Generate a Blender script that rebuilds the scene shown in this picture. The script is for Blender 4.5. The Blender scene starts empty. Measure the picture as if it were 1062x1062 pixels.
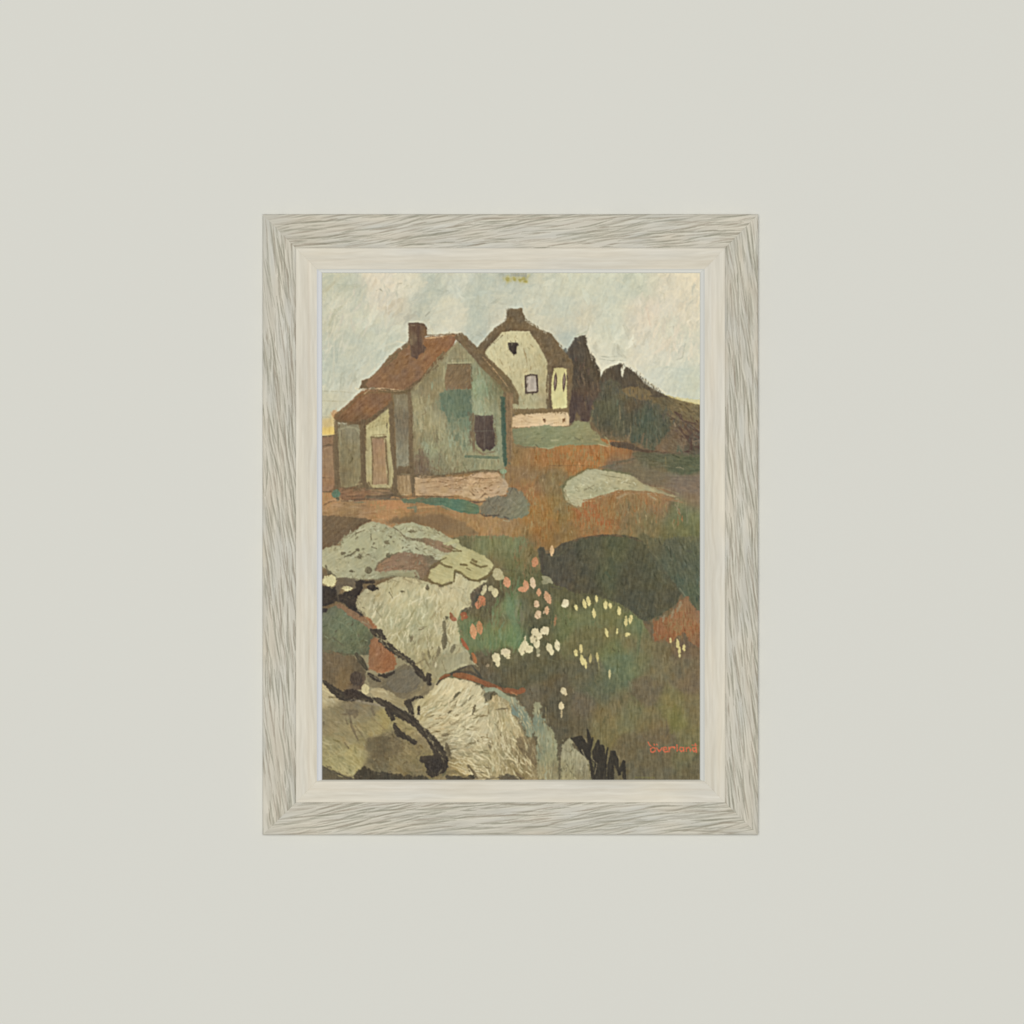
import bpy, math
import numpy as np

# ------------------------------------------------------------------ scene set-up
scene = bpy.context.scene
MM = 0.001                      # one millimetre in metres
CAM_D = 4.0                     # camera distance from the wall
cam_data = bpy.data.cameras.new("camera")
cam = bpy.data.objects.new("camera", cam_data)
scene.collection.objects.link(cam)
cam.location = (0.0, -CAM_D, 1.55)
cam.rotation_euler = (math.radians(90), 0, 0)
cam_data.sensor_width = 36.0
cam_data.lens = 36.0 * CAM_D / 1.062
cam_data.clip_end = 100.0
scene.camera = cam

world = bpy.data.worlds.new("World")
scene.world = world
world.use_nodes = True
bg = world.node_tree.nodes["Background"]
bg.inputs["Color"].default_value = (1.0, 1.0, 1.0, 1)
bg.inputs["Strength"].default_value = 0.20          # soft room light

def area_light(name, loc, target, size, power, color):
    ld = bpy.data.lights.new(name, 'AREA')
    ld.shape = 'SQUARE'; ld.size = size; ld.energy = power; ld.color = color
    lo = bpy.data.objects.new(name, ld)
    scene.collection.objects.link(lo)
    lo.location = loc
    d = np.array(target) - np.array(loc)
    import mathutils
    lo.rotation_euler = mathutils.Vector(d).to_track_quat('-Z', 'Y').to_euler()
    return lo

area_light("softbox_front", (-0.45, -12.0, 1.95), (0, 0, 1.55), 4.0, 1190.0, (1.0, 1.0, 1.0))

scene.view_settings.view_transform = 'Standard'
scene.view_settings.look = 'None'
scene.view_settings.exposure = 0.0
scene.view_settings.gamma = 1.0
scene.view_settings.use_curve_mapping = False
scene.render.resolution_x = 1024
scene.render.resolution_y = 1024
scene.render.engine = 'CYCLES'

# ------------------------------------------------------------------ pigments
# PAINT-BEGIN
S = 2.0                                     # paint samples per millimetre
_tab = np.random.RandomState(7).rand(256, 256).astype(np.float32)

def vnoise(x, y, seed=0):
    "smooth value noise, 0..1"
    x = x + seed * 17.31; y = y + seed * 9.77
    xi = np.floor(x).astype(np.int32); yi = np.floor(y).astype(np.int32)
    fx = (x - xi).astype(np.float32); fy = (y - yi).astype(np.float32)
    fx = fx * fx * (3 - 2 * fx); fy = fy * fy * (3 - 2 * fy)
    a = _tab[yi & 255, xi & 255]; b = _tab[yi & 255, (xi + 1) & 255]
    c = _tab[(yi + 1) & 255, xi & 255]; d = _tab[(yi + 1) & 255, (xi + 1) & 255]
    return (a * (1 - fx) + b * fx) * (1 - fy) + (c * (1 - fx) + d * fx) * fy

def directed(X, Y, ang, L, W, seed):
    "brushed noise running along ang degrees (0 = right, 90 = up), -1..1"
    a = math.radians(ang); c, s = math.cos(a), -math.sin(a)
    u = X * c + Y * s; v = -X * s + Y * c
    n = vnoise(u / L, v / W, seed) * 0.6 + vnoise(u / (L * .45), v / (W * .5), seed + 3) * 0.4
    return (n - 0.5) * 2.0

class Sheet:
    "a painted sheet: pigment rgb 0..255 and paint thickness, in millimetre coordinates"
    def __init__(self, x0, y0, x1, y1, base):
        self.x0, self.y0 = x0, y0
        self.w = int(round((x1 - x0) * S)) + 1; self.h = int(round((y1 - y0) * S)) + 1
        self.rgb = np.empty((self.h, self.w, 3), np.float32); self.rgb[:] = base
        self.th = np.zeros((self.h, self.w), np.float32)
        self.rs = np.random.RandomState(11)
        self.seed = 1
    def box(self, xa, ya, xb, yb):
        i0 = max(0, int((xa - self.x0) * S)); i1 = min(self.w, int((xb - self.x0) * S) + 2)
        j0 = max(0, int((ya - self.y0) * S)); j1 = min(self.h, int((yb - self.y0) * S) + 2)
        if i1 <= i0 or j1 <= j0: return None
        X, Y = np.meshgrid(np.arange(i0, i1, dtype=np.float32) / S + self.x0,
                           np.arange(j0, j1, dtype=np.float32) / S + self.y0)
        return i0, i1, j0, j1, X, Y
    def blend(self, b, m, col, thick=0.0):
        i0, i1, j0, j1 = b[:4]
        r = self.rgb[j0:j1, i0:i1]
        m3 = m[..., None]
        r *= (1 - m3); r += m3 * col
        if thick: self.th[j0:j1, i0:i1] += m * thick

SH = None
TILES = {}
for _i, _n in enumerate("ABCDEFGHIJKL"):
    TILES[_n] = (330 + 133 * (_i % 3), 280 + 133 * (_i // 3), 133 / 1062.)
for _i, _n in enumerate("123456"):
    TILES[_n] = (320 + 210 * (_i % 2), (270, 440, 610)[_i // 2], 210 / 1062.)

def pt(t, x, y):
    o = TILES[t]; return (o[0] + x * o[2], o[1] + y * o[2])

def pts(s, t=None):
    "'A 10,20 30,40 B 5,6' -> points; a letter switches the tile"
    out = []
    for w in s.split():
        if w in TILES: t = w; continue
        x, y = w.split(','); out.append(pt(t, float(x), float(y)))
    return out

def inside(X, Y, P):
    r = np.zeros(X.shape, bool)
    n = len(P)
    for i in range(n):
        x1, y1 = P[i]; x2, y2 = P[(i + 1) % n]
        if y1 == y2: continue
        c = (y1 > Y) != (y2 > Y)
        r ^= c & (X < (x2 - x1) * (Y - y1) / (y2 - y1) + x1)
    return r

def blur(m, r):
    r = int(round(r * S))
    if r < 1: return m
    for ax in (0, 1):
        for k in range(2):
            p = np.concatenate([np.repeat(np.take(m, [0], ax), r, ax), m, np.repeat(np.take(m, [-1], ax), r + 1, ax)], ax)
            c = np.cumsum(p, ax, dtype=np.float64)
            n = m.shape[ax]
            hi = np.take(c, range(2 * r, 2 * r + n), ax); lo = np.take(c, range(0, n), ax)
            m = ((hi - lo) / (2 * r)).astype(np.float32)
    return m

def cmap(X, Y, cps, sig):
    num = np.zeros(X.shape + (3,), np.float32); den = np.zeros(X.shape, np.float32) + 1e-9
    for x, y, c in cps:
        w = np.exp(-((X - x) ** 2 + (Y - y) ** 2) / (2 * sig * sig)) + 1e-3 / (1 + ((X - x) ** 2 + (Y - y) ** 2))
        den += w; num += w[..., None] * np.array(c, np.float32)
    return num / den[..., None]

def cps_of(s):
    "'A 80,80,193,196,170 ...' -> colour points"
    out = []; t = None
    for w in s.split():
        if w in TILES: t = w; continue
        x, y, r, g, b = [float(q) for q in w.split(',')]
        p = pt(t, x, y); out.append((p[0], p[1], (r, g, b)))
    return out

def fill(s, col=None, cp=None, rag=0.7, soft=0.25, ang=90, tex=7, L=9, W=1.3, a=1.0, sig=9, th=0.06, mot=5):
    "a painted patch with a dry, uneven edge"
    P = pts(s) if isinstance(s, str) else s
    sh = SH; sh.seed += 1; sd = sh.seed
    xs = [p[0] for p in P]; ys = [p[1] for p in P]; g = 3 + rag * 2 + soft * 3
    b = sh.box(min(xs) - g, min(ys) - g, max(xs) + g, max(ys) + g)
    if b is None: return
    X, Y = b[4], b[5]
    wx = (vnoise(X / 3.2, Y / 3.2, sd) - .5) * 3.4 * rag + (vnoise(X / 1.1, Y / 1.1, sd + 5) - .5) * 2.6 * rag
    wy = (vnoise(X / 3.2, Y / 3.2, sd + 9) - .5) * 3.4 * rag + (vnoise(X / 1.1, Y / 1.1, sd + 14) - .5) * 2.6 * rag
    m = inside(X + wx, Y + wy, P).astype(np.float32)
    m = blur(m, max(soft, 0.5))
    if cp: c = cmap(X, Y, cps_of(cp) if isinstance(cp, str) else cp, sig)
    else: c = np.empty(X.shape + (3,), np.float32); c[:] = col
    n = directed(X, Y, ang, L, W, sd + 21)
    c = c + (n * tex * 1.35)[..., None] * np.array((1, 1, .85), np.float32)
    n2 = vnoise(X / 7, Y / 7, sd + 31) - .5; n3 = vnoise(X / 3, Y / 3, sd + 37) - .5
    c = c + (n2 * mot * 1.5)[..., None] * np.array((.9, .3, -.5), np.float32) + (n3 * mot * 1.6)[..., None]
    sh.blend(b, m * a, c, th)
    if th: sh.th[b[2]:b[3], b[0]:b[1]] += m * n * 0.03

def stroke(P, w, col, a=1.0, dry=0.35, taper=0.5, th=0.08, rag=0.35, jit=6):
    "one brush stroke; P in mm, w = width in mm (or list)"
    sh = SH; sh.seed += 1; sd = sh.seed
    n = len(P)
    if not isinstance(w, (list, tuple)):
        if n == 2: ws = [w * (1 - taper * .4), w * (1 - taper)]
        else: ws = [w * (1 - taper * abs(2 * i / (n - 1) - 1)) for i in range(n)]
    else: ws = w
    g = max(ws) + 1.5
    xs = [p[0] for p in P]; ys = [p[1] for p in P]
    b = sh.box(min(xs) - g, min(ys) - g, max(xs) + g, max(ys) + g)
    if b is None: return
    X, Y = b[4], b[5]
    D = np.full(X.shape, 9e9, np.float32)
    for i in range(n - 1):
        x1, y1 = P[i]; x2, y2 = P[i + 1]
        dx, dy = x2 - x1, y2 - y1; q = dx * dx + dy * dy + 1e-6
        t = np.clip(((X - x1) * dx + (Y - y1) * dy) / q, 0, 1)
        d = np.sqrt((X - x1 - t * dx) ** 2 + (Y - y1 - t * dy) ** 2) - (ws[i] * (1 - t) + ws[i + 1] * t) / 2
        D = np.minimum(D, d)
    D = D + (vnoise(X / .9, Y / .9, sd) - .5) * rag * 2 + (vnoise(X / 2.5, Y / 2.5, sd + 4) - .5) * rag * 1.6
    m = np.clip(0.5 - D / 0.8, 0, 1)
    an = -math.degrees(math.atan2(P[-1][1] - P[0][1], P[-1][0] - P[0][0]))
    br = directed(X, Y, an, 6, .8, sd + 8)
    if dry: m = m * np.clip(1 - dry * (br + .35) * 1.1, 0, 1)
    c = np.empty(X.shape + (3,), np.float32); c[:] = col
    c += (br * jit)[..., None]
    sh.blend(b, m * a, c, th)

def line(s, w, col, **k):
    "w in tile pixels of the first tile"
    P = pts(s); sc = TILES[s.split()[0]][2]
    stroke(P, [q * sc for q in w] if isinstance(w, (list, tuple)) else w * sc, col, **k)

def dab(t, x, y, rx, ry, col, ang=0, a=1.0, rag=0.3, th=0.14, jit=11):
    sh = SH; sh.seed += 1; sd = sh.seed
    o = TILES[t]; cx, cy = pt(t, x, y); rx *= o[2]; ry *= o[2]
    g = max(rx, ry) + 1.5
    b = sh.box(cx - g, cy - g, cx + g, cy + g)
    if b is None: return
    X, Y = b[4], b[5]; r = math.radians(ang); c_, s_ = math.cos(r), math.sin(r)
    u = (X - cx) * c_ - (Y - cy) * s_; v = (X - cx) * s_ + (Y - cy) * c_
    d = (np.sqrt((u / rx) ** 2 + (v / ry) ** 2) - 1) * min(rx, ry)
    if ry > 1.35 * rx: d = d * .35 + (np.abs(u) / rx + (v / ry) ** 2 - 1) * rx * .65
    elif rx > 1.35 * ry: d = d * .35 + (np.abs(v) / ry + (u / rx) ** 2 - 1) * ry * .65
    d = d + (vnoise(X / 1.3, Y / 1.3, sd) - .5) * rag * 2.9 + (vnoise(X / .6, Y / .6, sd + 7) - .5) * .35
    m = np.clip(.5 - d / .7, 0, 1)
    c = np.empty(X.shape + (3,), np.float32); c[:] = col
    c += ((vnoise(X / .8, Y / 1.5, sd + 2) - .5) * 2 * jit)[..., None]
    sh.blend(b, m * a, c, th)

def hatch(s, n, L, W, ang, cj=9, col=None, a=.55, jit=14, dry=.5, seed=3, warm=.3, th=.05, curve=0.12):
    "many loose brush strokes inside a polygon, each a tint of the paint beneath it"
    P = pts(s) if isinstance(s, str) else s
    sh = SH; rs = np.random.RandomState(seed)
    xs = [p[0] for p in P]; ys = [p[1] for p in P]
    k = 0; tries = 0
    while k < n and tries < n * 6:
        tries += 1
        x = rs.uniform(min(xs), max(xs)); y = rs.uniform(min(ys), max(ys))
        if not inside(np.array([[x]]), np.array([[y]]), P)[0, 0]: continue
        k += 1
        an = (ang(x, y) if callable(ang) else ang) + rs.normal(0, jit)
        l = L * rs.uniform(.5, 1.4); r = math.radians(an)
        dx, dy = math.cos(r) * l / 2, -math.sin(r) * l / 2
        bow = rs.normal(0, curve) * l
        mid = (x + dy / l * 2 * bow, y - dx / l * 2 * bow)
        if col is None:
            i = min(max(int((x - sh.x0) * S), 0), sh.w - 1); j = min(max(int((y - sh.y0) * S), 0), sh.h - 1)
            c = sh.rgb[j, i].copy()
        else:
            q = col if isinstance(col, tuple) else col[rs.randint(len(col))]
            c = np.array(q, np.float32)
        v = rs.normal(0, cj * 1.35); h = rs.normal(0, cj) * warm
        c = c + v + np.array((h, 0, -h * .7))
        stroke([(x - dx, y - dy), mid, (x + dx, y + dy)], W * rs.uniform(.6, 1.5), c, a=min(1, a * rs.uniform(.8, 1.7)), dry=dry, th=th, taper=.6)

def fray(s, spread, col, n=40, L=3.2, W=.8, seed=80, a=.6, cj=7, jit=18, ang=None):
    "short dry touches scattered along a line, so it reads as scrubbed in"
    P = pts(s); rs = np.random.RandomState(seed)
    seg = [math.hypot(P[i + 1][0] - P[i][0], P[i + 1][1] - P[i][1]) for i in range(len(P) - 1)]
    tot = sum(seg)
    for q in range(n):
        t = rs.uniform(0, tot); i = 0
        while i < len(seg) - 1 and t > seg[i]: t -= seg[i]; i += 1
        f = t / max(seg[i], 1e-6)
        x = P[i][0] + (P[i + 1][0] - P[i][0]) * f; y = P[i][1] + (P[i + 1][1] - P[i][1]) * f
        a0 = -math.degrees(math.atan2(P[i + 1][1] - P[i][1], P[i + 1][0] - P[i][0])) if ang is None else ang
        x += rs.normal(0, spread) * .7; y += rs.normal(0, spread) * .7
        r = math.radians(a0 + rs.normal(0, jit)); l = L * rs.uniform(.5, 1.4)
        dx, dy = math.cos(r) * l / 2, -math.sin(r) * l / 2
        c = np.array(col if isinstance(col, tuple) else col[rs.randint(len(col))], float) + rs.normal(0, cj)
        stroke([(x - dx, y - dy), (x + dx, y + dy)], W * rs.uniform(.6, 1.5), c, a=min(1, a * rs.uniform(.6, 1.5)), dry=.5, th=.04, taper=.5)

def smear(s, n, L, W, ang, a=.6, jit=16, seed=70, cj=4, dry=.55, power=.8, off=.9):
    "loose touches that drag the paint across the borders of patches, thickest where two colours meet"
    P = pts(s); sh = SH; rs = np.random.RandomState(seed)
    st = 2
    lum = sh.rgb[::st, ::st].mean(-1)
    g = np.abs(np.gradient(lum)[0]) + np.abs(np.gradient(lum)[1])
    jj, ii = np.mgrid[0:lum.shape[0], 0:lum.shape[1]]
    XX = (sh.x0 + ii * st / S).astype(np.float32); YY = (sh.y0 + jj * st / S).astype(np.float32)
    w = (g ** power + .6) * inside(XX, YY, P)
    w = w.ravel() / w.sum()
    for q in rs.choice(w.size, n, p=w):
        x = float(XX.flat[q]) + rs.uniform(-.5, .5); y = float(YY.flat[q]) + rs.uniform(-.5, .5)
        r0 = rs.uniform(0, 6.28)
        i = min(max(int((x + math.cos(r0) * off - sh.x0) * S), 0), sh.w - 1); j = min(max(int((y + math.sin(r0) * off - sh.y0) * S), 0), sh.h - 1)
        c = sh.rgb[j, i] + rs.normal(0, cj) + np.array((1, 0, -.7)) * rs.normal(0, cj * .3)
        an = (ang(x, y) if callable(ang) else ang) + rs.normal(0, jit)
        l = L * rs.uniform(.5, 1.4); r = math.radians(an)
        dx, dy = math.cos(r) * l / 2, -math.sin(r) * l / 2
        stroke([(x - dx, y - dy), (x + dx, y + dy)], W * rs.uniform(.6, 1.5), c, a=min(1, a * rs.uniform(.6, 1.4)), dry=dry, th=.04, taper=.6)

SKY = """A 80,80,193,196,172 300,180,190,196,177 480,100,217,210,189 500,250,215,209,188 200,330,204,205,184 100,450,193,195,172
350,400,201,205,184 600,450,201,205,184 650,350,203,198,177 780,130,216,213,191 900,130,186,195,180 850,300,186,192,174 1000,350,205,206,184
300,650,190,195,175 150,850,187,193,173 450,560,195,200,179 250,980,196,197,173 60,650,186,192,172 550,600,191,198,179
B 100,60,198,203,187 60,400,212,210,187 250,200,186,195,180 300,400,180,191,176 250,520,184,193,178 420,300,197,200,181 400,430,205,202,180
580,200,194,201,185 700,100,200,202,180 600,30,173,181,167 800,200,199,203,184 750,420,203,203,180 900,450,200,200,178 950,300,197,203,185 1000,600,178,189,177 950,100,201,205,184
C 100,100,204,208,186 300,200,201,207,188 100,400,205,203,180 300,400,204,209,189 250,550,204,210,190 150,600,213,211,187 200,720,212,209,183
300,650,208,209,186 500,400,211,207,185 560,100,197,203,182 700,100,215,210,187 1000,80,224,215,187 620,380,220,209,187 800,300,217,212,191
950,250,219,212,187 750,480,205,206,184 700,600,209,205,184 600,700,213,210,187 800,750,212,210,187 900,700,204,205,184 850,850,193,202,185
700,850,201,204,184 950,950,191,198,177 850,960,197,200,178 D 60,60,187,188,161 200,30,194,192,164"""

ORANGE = """E 800,470,167,111,67 650,480,162,116,75 700,650,137,112,77 850,700,133,114,75 780,950,159,111,61 950,900,139,116,69 680,760,165,109,71 560,600,145,114,77
590,450,132,112,75 300,1030,165,126,85 100,1000,162,124,85 H 200,30,162,124,83 500,30,157,122,81 800,60,153,104,61 650,150,133,112,69 900,120,137,108,67 1000,60,137,110,67
F 150,450,173,112,67 60,500,169,112,67 400,450,163,104,66 300,850,157,110,71 100,950,169,102,63 300,1000,157,102,65 500,900,139,112,75 400,560,112,104,82 500,560,122,110,84 620,650,122,108,82
850,680,126,110,92 1000,700,124,108,90 700,520,100,98,70 850,520,90,97,70 980,520,88,96,70 600,500,95,96,70 900,600,88,96,70 700,600,122,108,78 1000,850,132,112,86
600,850,162,114,77 700,870,149,112,79 600,950,122,116,76 500,1000,128,110,70 850,950,110,116,78 980,980,110,122,84 350,930,135,114,73
I 600,60,124,110,70 900,60,110,112,68 800,100,108,106,68 1000,40,110,114,72 100,40,149,104,67 400,30,129,110,69 250,20,152,104,67
D 100,920,165,128,91 550,900,179,130,91 500,960,175,132,93 400,920,165,124,87 100,800,175,126,89 250,900,162,128,91 250,960,147,120,83 650,900,175,130,91 900,920,169,126,85 950,990,137,110,75 750,970,157,120,83 800,1010,127,106,73"""

MEADOW = """H 300,130,120,127,85 550,150,118,130,89 550,300,108,112,71 450,220,118,121,79 700,250,122,108,67 150,110,108,106,73 650,400,96,99,63 400,320,118,106,71
540,680,110,142,99 400,900,114,134,85 560,850,106,138,91 200,870,106,123,83 300,700,100,95,65 700,600,96,95,65 450,500,100,93,63 650,800,89,89,63 950,800,106,117,73 230,580,93,82,65
350,600,94,87,64 600,700,118,117,89 850,800,91,91,61 440,780,114,108,71 I 100,750,106,117,79 300,750,110,114,71 250,900,113,108,67 330,1000,106,119,77 500,850,106,121,81 600,950,120,114,77 700,1000,112,102,69 900,1000,114,95,69
450,950,120,112,75 150,900,110,108,67 40,600,96,95,63 60,950,108,106,69 K 450,60,100,97,67 600,200,96,91,63 800,150,96,93,65 900,400,94,87,64 850,250,98,89,65 500,200,93,87,63 700,350,106,97,73 350,100,98,89,67 950,600,94,87,64
L 200,250,98,104,76 100,150,101,98,72 300,250,96,111,83 380,80,101,119,88 450,50,103,122,88 250,330,98,102,78 550,30,109,111,76 700,100,119,110,77 950,200,121,104,76 600,300,111,100,74 800,400,125,117,72 830,520,123,119,64 200,500,121,109,70
450,480,118,115,76 350,400,118,108,74 700,620,119,104,72 650,700,111,98,72 900,850,111,107,72 550,920,105,98,72 500,800,108,98,68 950,700,118,111,70 980,950,103,96,68 200,600,121,111,68 750,750,113,100,72 100,450,105,96,76 50,600,94,87,64 700,930,105,98,72 880,120,111,102,74 620,560,121,111,72 980,450,119,109,74"""

def sky_angle(x, y):
    if x < 430: return 68 - (x - 334) * .25
    if x < 560: return 30
    return 75

def paint_picture():
    D0 = (104, 88, 63)      # umber outline
    OLV = (116, 98, 68)
    # ---- sky
    fill("A 0,0 C 1062,0 F 1062,300 D 0,400", cp=SKY, sig=8.5, rag=0, ang=70, tex=5, L=14, W=2, mot=5)
    hatch("A 20,20 A 1062,20 A 1062,600 A 300,1062 A 20,1062", 240, 15, 4.2, sky_angle, cj=5, a=.6, seed=4, jit=24, dry=.7)
    hatch("B 0,20 B 1062,20 C 0,600 B 0,560", 150, 12, 4.2, 35, cj=5, a=.6, jit=50, seed=5, dry=.7)
    hatch("C 0,20 C 1050,20 C 1050,1062 C 0,600", 240, 13, 4.5, 74, cj=5, a=.6, jit=34, seed=6, dry=.7)
    hatch("C 640,40 1040,60 1040,700 560,740 500,300", 60, 12, 4, 76, cj=4, col=[(222, 214, 190), (214, 209, 188), (206, 204, 184)], a=.65, jit=25, seed=106, dry=.8)
    hatch("A 60,200 700,100 650,500 60,700", 50, 14, 3.4, 66, cj=4, col=[(206, 207, 188), (196, 199, 182), (211, 207, 190)], a=.5, jit=18, seed=107, dry=.8)
    hatch("A 60,200 300,200 260,500 60,700", 26, 16, 1.1, 66, cj=3, col=(216, 212, 188), a=.45, seed=7)
    hatch("C 480,300 1000,60 1020,600 560,700", 50, 14, 1.3, 78, cj=5, col=(222, 213, 190), a=.4, seed=8)
    for s, w, c, a in [("A 130,520 125,1000", 22, (206, 205, 182), .5), ("A 230,420 180,640", 16, (212, 209, 186), .45), ("A 90,450 150,330 200,300", 34, (182, 184, 156), .5),
                       ("A 140,330 90,470", 30, (180, 182, 156), .4), ("A 160,130 230,150 330,130", 60, (182, 186, 162), .5), ("A 560,380 560,480", 40, (214, 211, 186), .5),
                       ("A 620,380 680,330 690,280", 38, (192, 186, 160), .5), ("A 890,380 930,340", 14, (158, 162, 145), .7), ("A 940,330 1000,290 1062,270", 26, (216, 214, 190), .6),
                       ("A 720,560 640,600 540,630 420,690", 22, (206, 207, 184), .55), ("A 700,430 690,560", 40, (205, 205, 182), .5), ("A 740,600 690,600 650,590", 14, (222, 214, 180), .8),
                       ("A 750,430 820,425 880,430", 14, (216, 212, 180), .6), ("A 700,650 640,690 600,720", 10, (210, 203, 165), .6),
                       ("A 330,990 310,980", 24, (222, 214, 178), .8), ("B 370,210 500,215", 22, (206, 208, 184), .6), ("B 380,180 540,190", 10, (180, 188, 170), .6),
                       ("B 0,520 60,515 130,515", 12, (216, 210, 180), .7), ("B 630,250 655,330 670,400 740,450", 20, (215, 213, 186), .7), ("B 480,350 480,390 440,420", 22, (212, 206, 180), .7),
                       ("B 340,250 400,250 600,240", 12, (184, 192, 174), .5), ("B 660,430 800,490 880,510", 14, (210, 204, 172), .6), ("B 880,520 980,640", 16, (196, 196, 172), .5),
                       ("C 100,540 130,680 160,705", 14, (226, 220, 190), .9), ("C 170,720 210,800 220,860", 18, (226, 220, 188), .9), ("C 230,850 260,810 370,775", 22, (224, 218, 186), .85),
                       ("C 395,780 398,890", 15, (216, 206, 174), .9), ("C 425,800 480,790 570,880", 16, (216, 210, 178), .7), ("C 570,900 680,980 760,1020", 18, (212, 206, 168), .75),
                       ("C 210,715 280,722 390,712", 5, (160, 164, 144), .7), ("C 200,735 300,752 400,748", 6, (158, 162, 142), .8), ("C 840,745 890,730 910,650", 10, (176, 180, 156), .6),
                       ("C 0,545 60,530 110,500", 14, (176, 180, 150), .6), ("C 120,440 110,500", 12, (184, 186, 156), .6), ("C 480,580 500,640 530,590", 8, (196, 186, 156), .6),
                       ("C 590,300 610,380 625,460", 14, (224, 200, 176), .5), ("C 700,180 740,200 745,270", 10, (184, 180, 150), .4), ("C 1000,75 1000,110", 30, (234, 220, 190), .8),
                       ("C 540,300 590,270", 16, (224, 216, 192), .6), ("C 640,700 760,620 800,560", 24, (216, 208, 186), .5), ("C 820,700 830,560 880,400", 30, (222, 212, 190), .5),
                       ("C 600,800 760,800", 20, (204, 205, 180), .5), ("C 760,800 900,830 1000,800", 24, (188, 198, 180), .5), ("C 790,900 900,950 1000,1020", 28, (196, 200, 176), .4)]:
        line(s, w, c, a=a, dry=.45)
    # bare patch at the top edge
    fill("B 470,55 690,55 680,110 600,95 500,105", (190, 184, 118), rag=1.2, soft=.8, a=.7, mot=8)
    fill("B 535,20 670,20 665,62 540,60", (160, 166, 148), rag=.4, soft=.4)
    for x, y in ((505, 78), (612, 82), (640, 74), (560, 75), (655, 95)): dab('B', x, y, 16, 14, (168, 160, 84), a=.8, rag=.6)
    for s in ("A 480,172 505,158 515,160 530,175", "A 660,118 700,108"): line(s, 6, (140, 138, 116), a=.7)
    line("A 720,75 715,95", 6, (150, 146, 120), a=.6)
    # horizon glow low at the left
    fill("D 30,180 90,170 150,110 150,320 30,320", (206, 178, 112), rag=1, soft=2.2, a=.85)
    fill("D 30,250 150,240 150,312 30,312", (218, 186, 98), rag=.8, soft=1.2, a=.9)
    dab('D', 132, 130, 26, 36, (196, 146, 104), a=.8, rag=.8)
    for s in ("D 30,22 240,26", "D 30,155 110,158", "A 30,1003 200,1008 300,1020"): line(s, 5, (168, 164, 132), a=.7, taper=.1)

    # ---- ground behind everything
    fill("D 30,315 150,310 A 860,640 1000,600 B 100,640 200,720 B 560,1000 600,700 900,600 1000,700 C 60,620 200,900 560,960 740,1045 F 860,30 1045,65 I 1062,1062 G 0,1062 0,0", (118, 100, 70), rag=.3, tex=8, mot=9)
    fill("D 0,780 D 700,820 E 0,640 E 520,200 F 0,300 F 480,380 F 1062,330 I 1062,200 H 0,200 G 0,300 G 0,0", cp=ORANGE, sig=7.5, rag=0, ang=90, tex=8, L=10, W=1.1, mot=8)
    hatch("E 530,400 F 0,400 F 480,450 F 450,1062 I 100,60 H 700,150 H 100,60 E 20,1000 E 680,900", 520, 8, 1.2, 88, cj=11, a=.5, jit=16, seed=12, warm=.35)
    hatch("E 700,650 1062,650 H 1062,60 H 560,60", 150, 5, .7, 90, cj=6, col=[(176, 160, 112), (150, 140, 92), (168, 108, 60)], a=.5, jit=12, seed=13)
    hatch("F 0,900 500,800 900,880 900,1062 I 500,80 I 0,60", 220, 6, .8, 90, cj=7, col=[(170, 150, 104), (116, 116, 76), (168, 100, 62), (134, 124, 80)], a=.5, jit=12, seed=14)

    # ---- hill and bushes at the right
    fill("C 560,930 640,985 740,1035 F 840,0 900,22 1045,58 1045,480 F 800,470 F 480,440 F 400,300 F 380,0", cp="""F 900,60,122,108,72 800,150,112,98,70 1000,150,118,104,70 700,60,112,100,66 950,280,98,78,62 900,330,112,92,70 850,420,112,100,76
        1000,420,84,80,64 700,420,120,98,72 550,20,122,104,70 C 700,1050,100,88,62 F 780,320,108,92,68 1010,350,98,88,72""", sig=7, ang=-28, rag=.5, tex=10, L=6, W=1.2, mot=9)
    line("C 740,1030 F 840,2 900,20 1045,52", 12, (204, 190, 120), a=.9, dry=.3, taper=.2)
    fill("C 860,1055 F 1045,20 1045,50 940,30 840,0", (208, 196, 132), rag=.4, soft=.5, a=.8)
    hatch("F 820,20 1045,80 1045,240 860,120", 70, 5, 1.0, -30, cj=8, col=[(134, 118, 80), (104, 90, 62)], a=.65, seed=15)
    hatch("F 780,120 1045,180 1045,460 900,450 820,340", 80, 5, 1.2, -50, cj=8, col=[(84, 66, 56), (124, 104, 80), (100, 82, 64), (136, 118, 92)], a=.6, jit=30, seed=115)
    for s, w in [("F 825,115 900,190 1000,210 1040,240", 16), ("F 830,115 870,140 900,200", 26), ("F 860,230 900,300 960,330 970,430", 22), ("F 905,220 960,290 1040,330", 20), ("F 920,190 1000,260 1040,290", 16),
                 ("F 870,310 930,330 980,400", 18), ("F 930,440 960,420 965,340", 20), ("F 740,110 830,180", 12), ("F 1010,400 1040,420", 30), ("F 900,440 960,445", 12)]:
        line(s, w, (84, 64, 54), a=.85, dry=.3)
    for s, w in [("F 880,180 1000,260", 8), ("F 850,250 930,350", 8), ("F 930,380 850,400", 8), ("F 980,360 1040,345", 12)]: line(s, w, (138, 118, 92), a=.7)
    # dark crowns
    fill("C 218,895 235,850 248,828 300,800 350,785 385,772 392,860 400,898 410,830 428,803 470,830 510,850 540,895 570,935 620,975 680,1000 745,1040 790,1062 600,1055 560,1000 430,990 300,1062 200,1062",
         (84, 74, 58), rag=.35, soft=.2, tex=8, ang=100)
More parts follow.
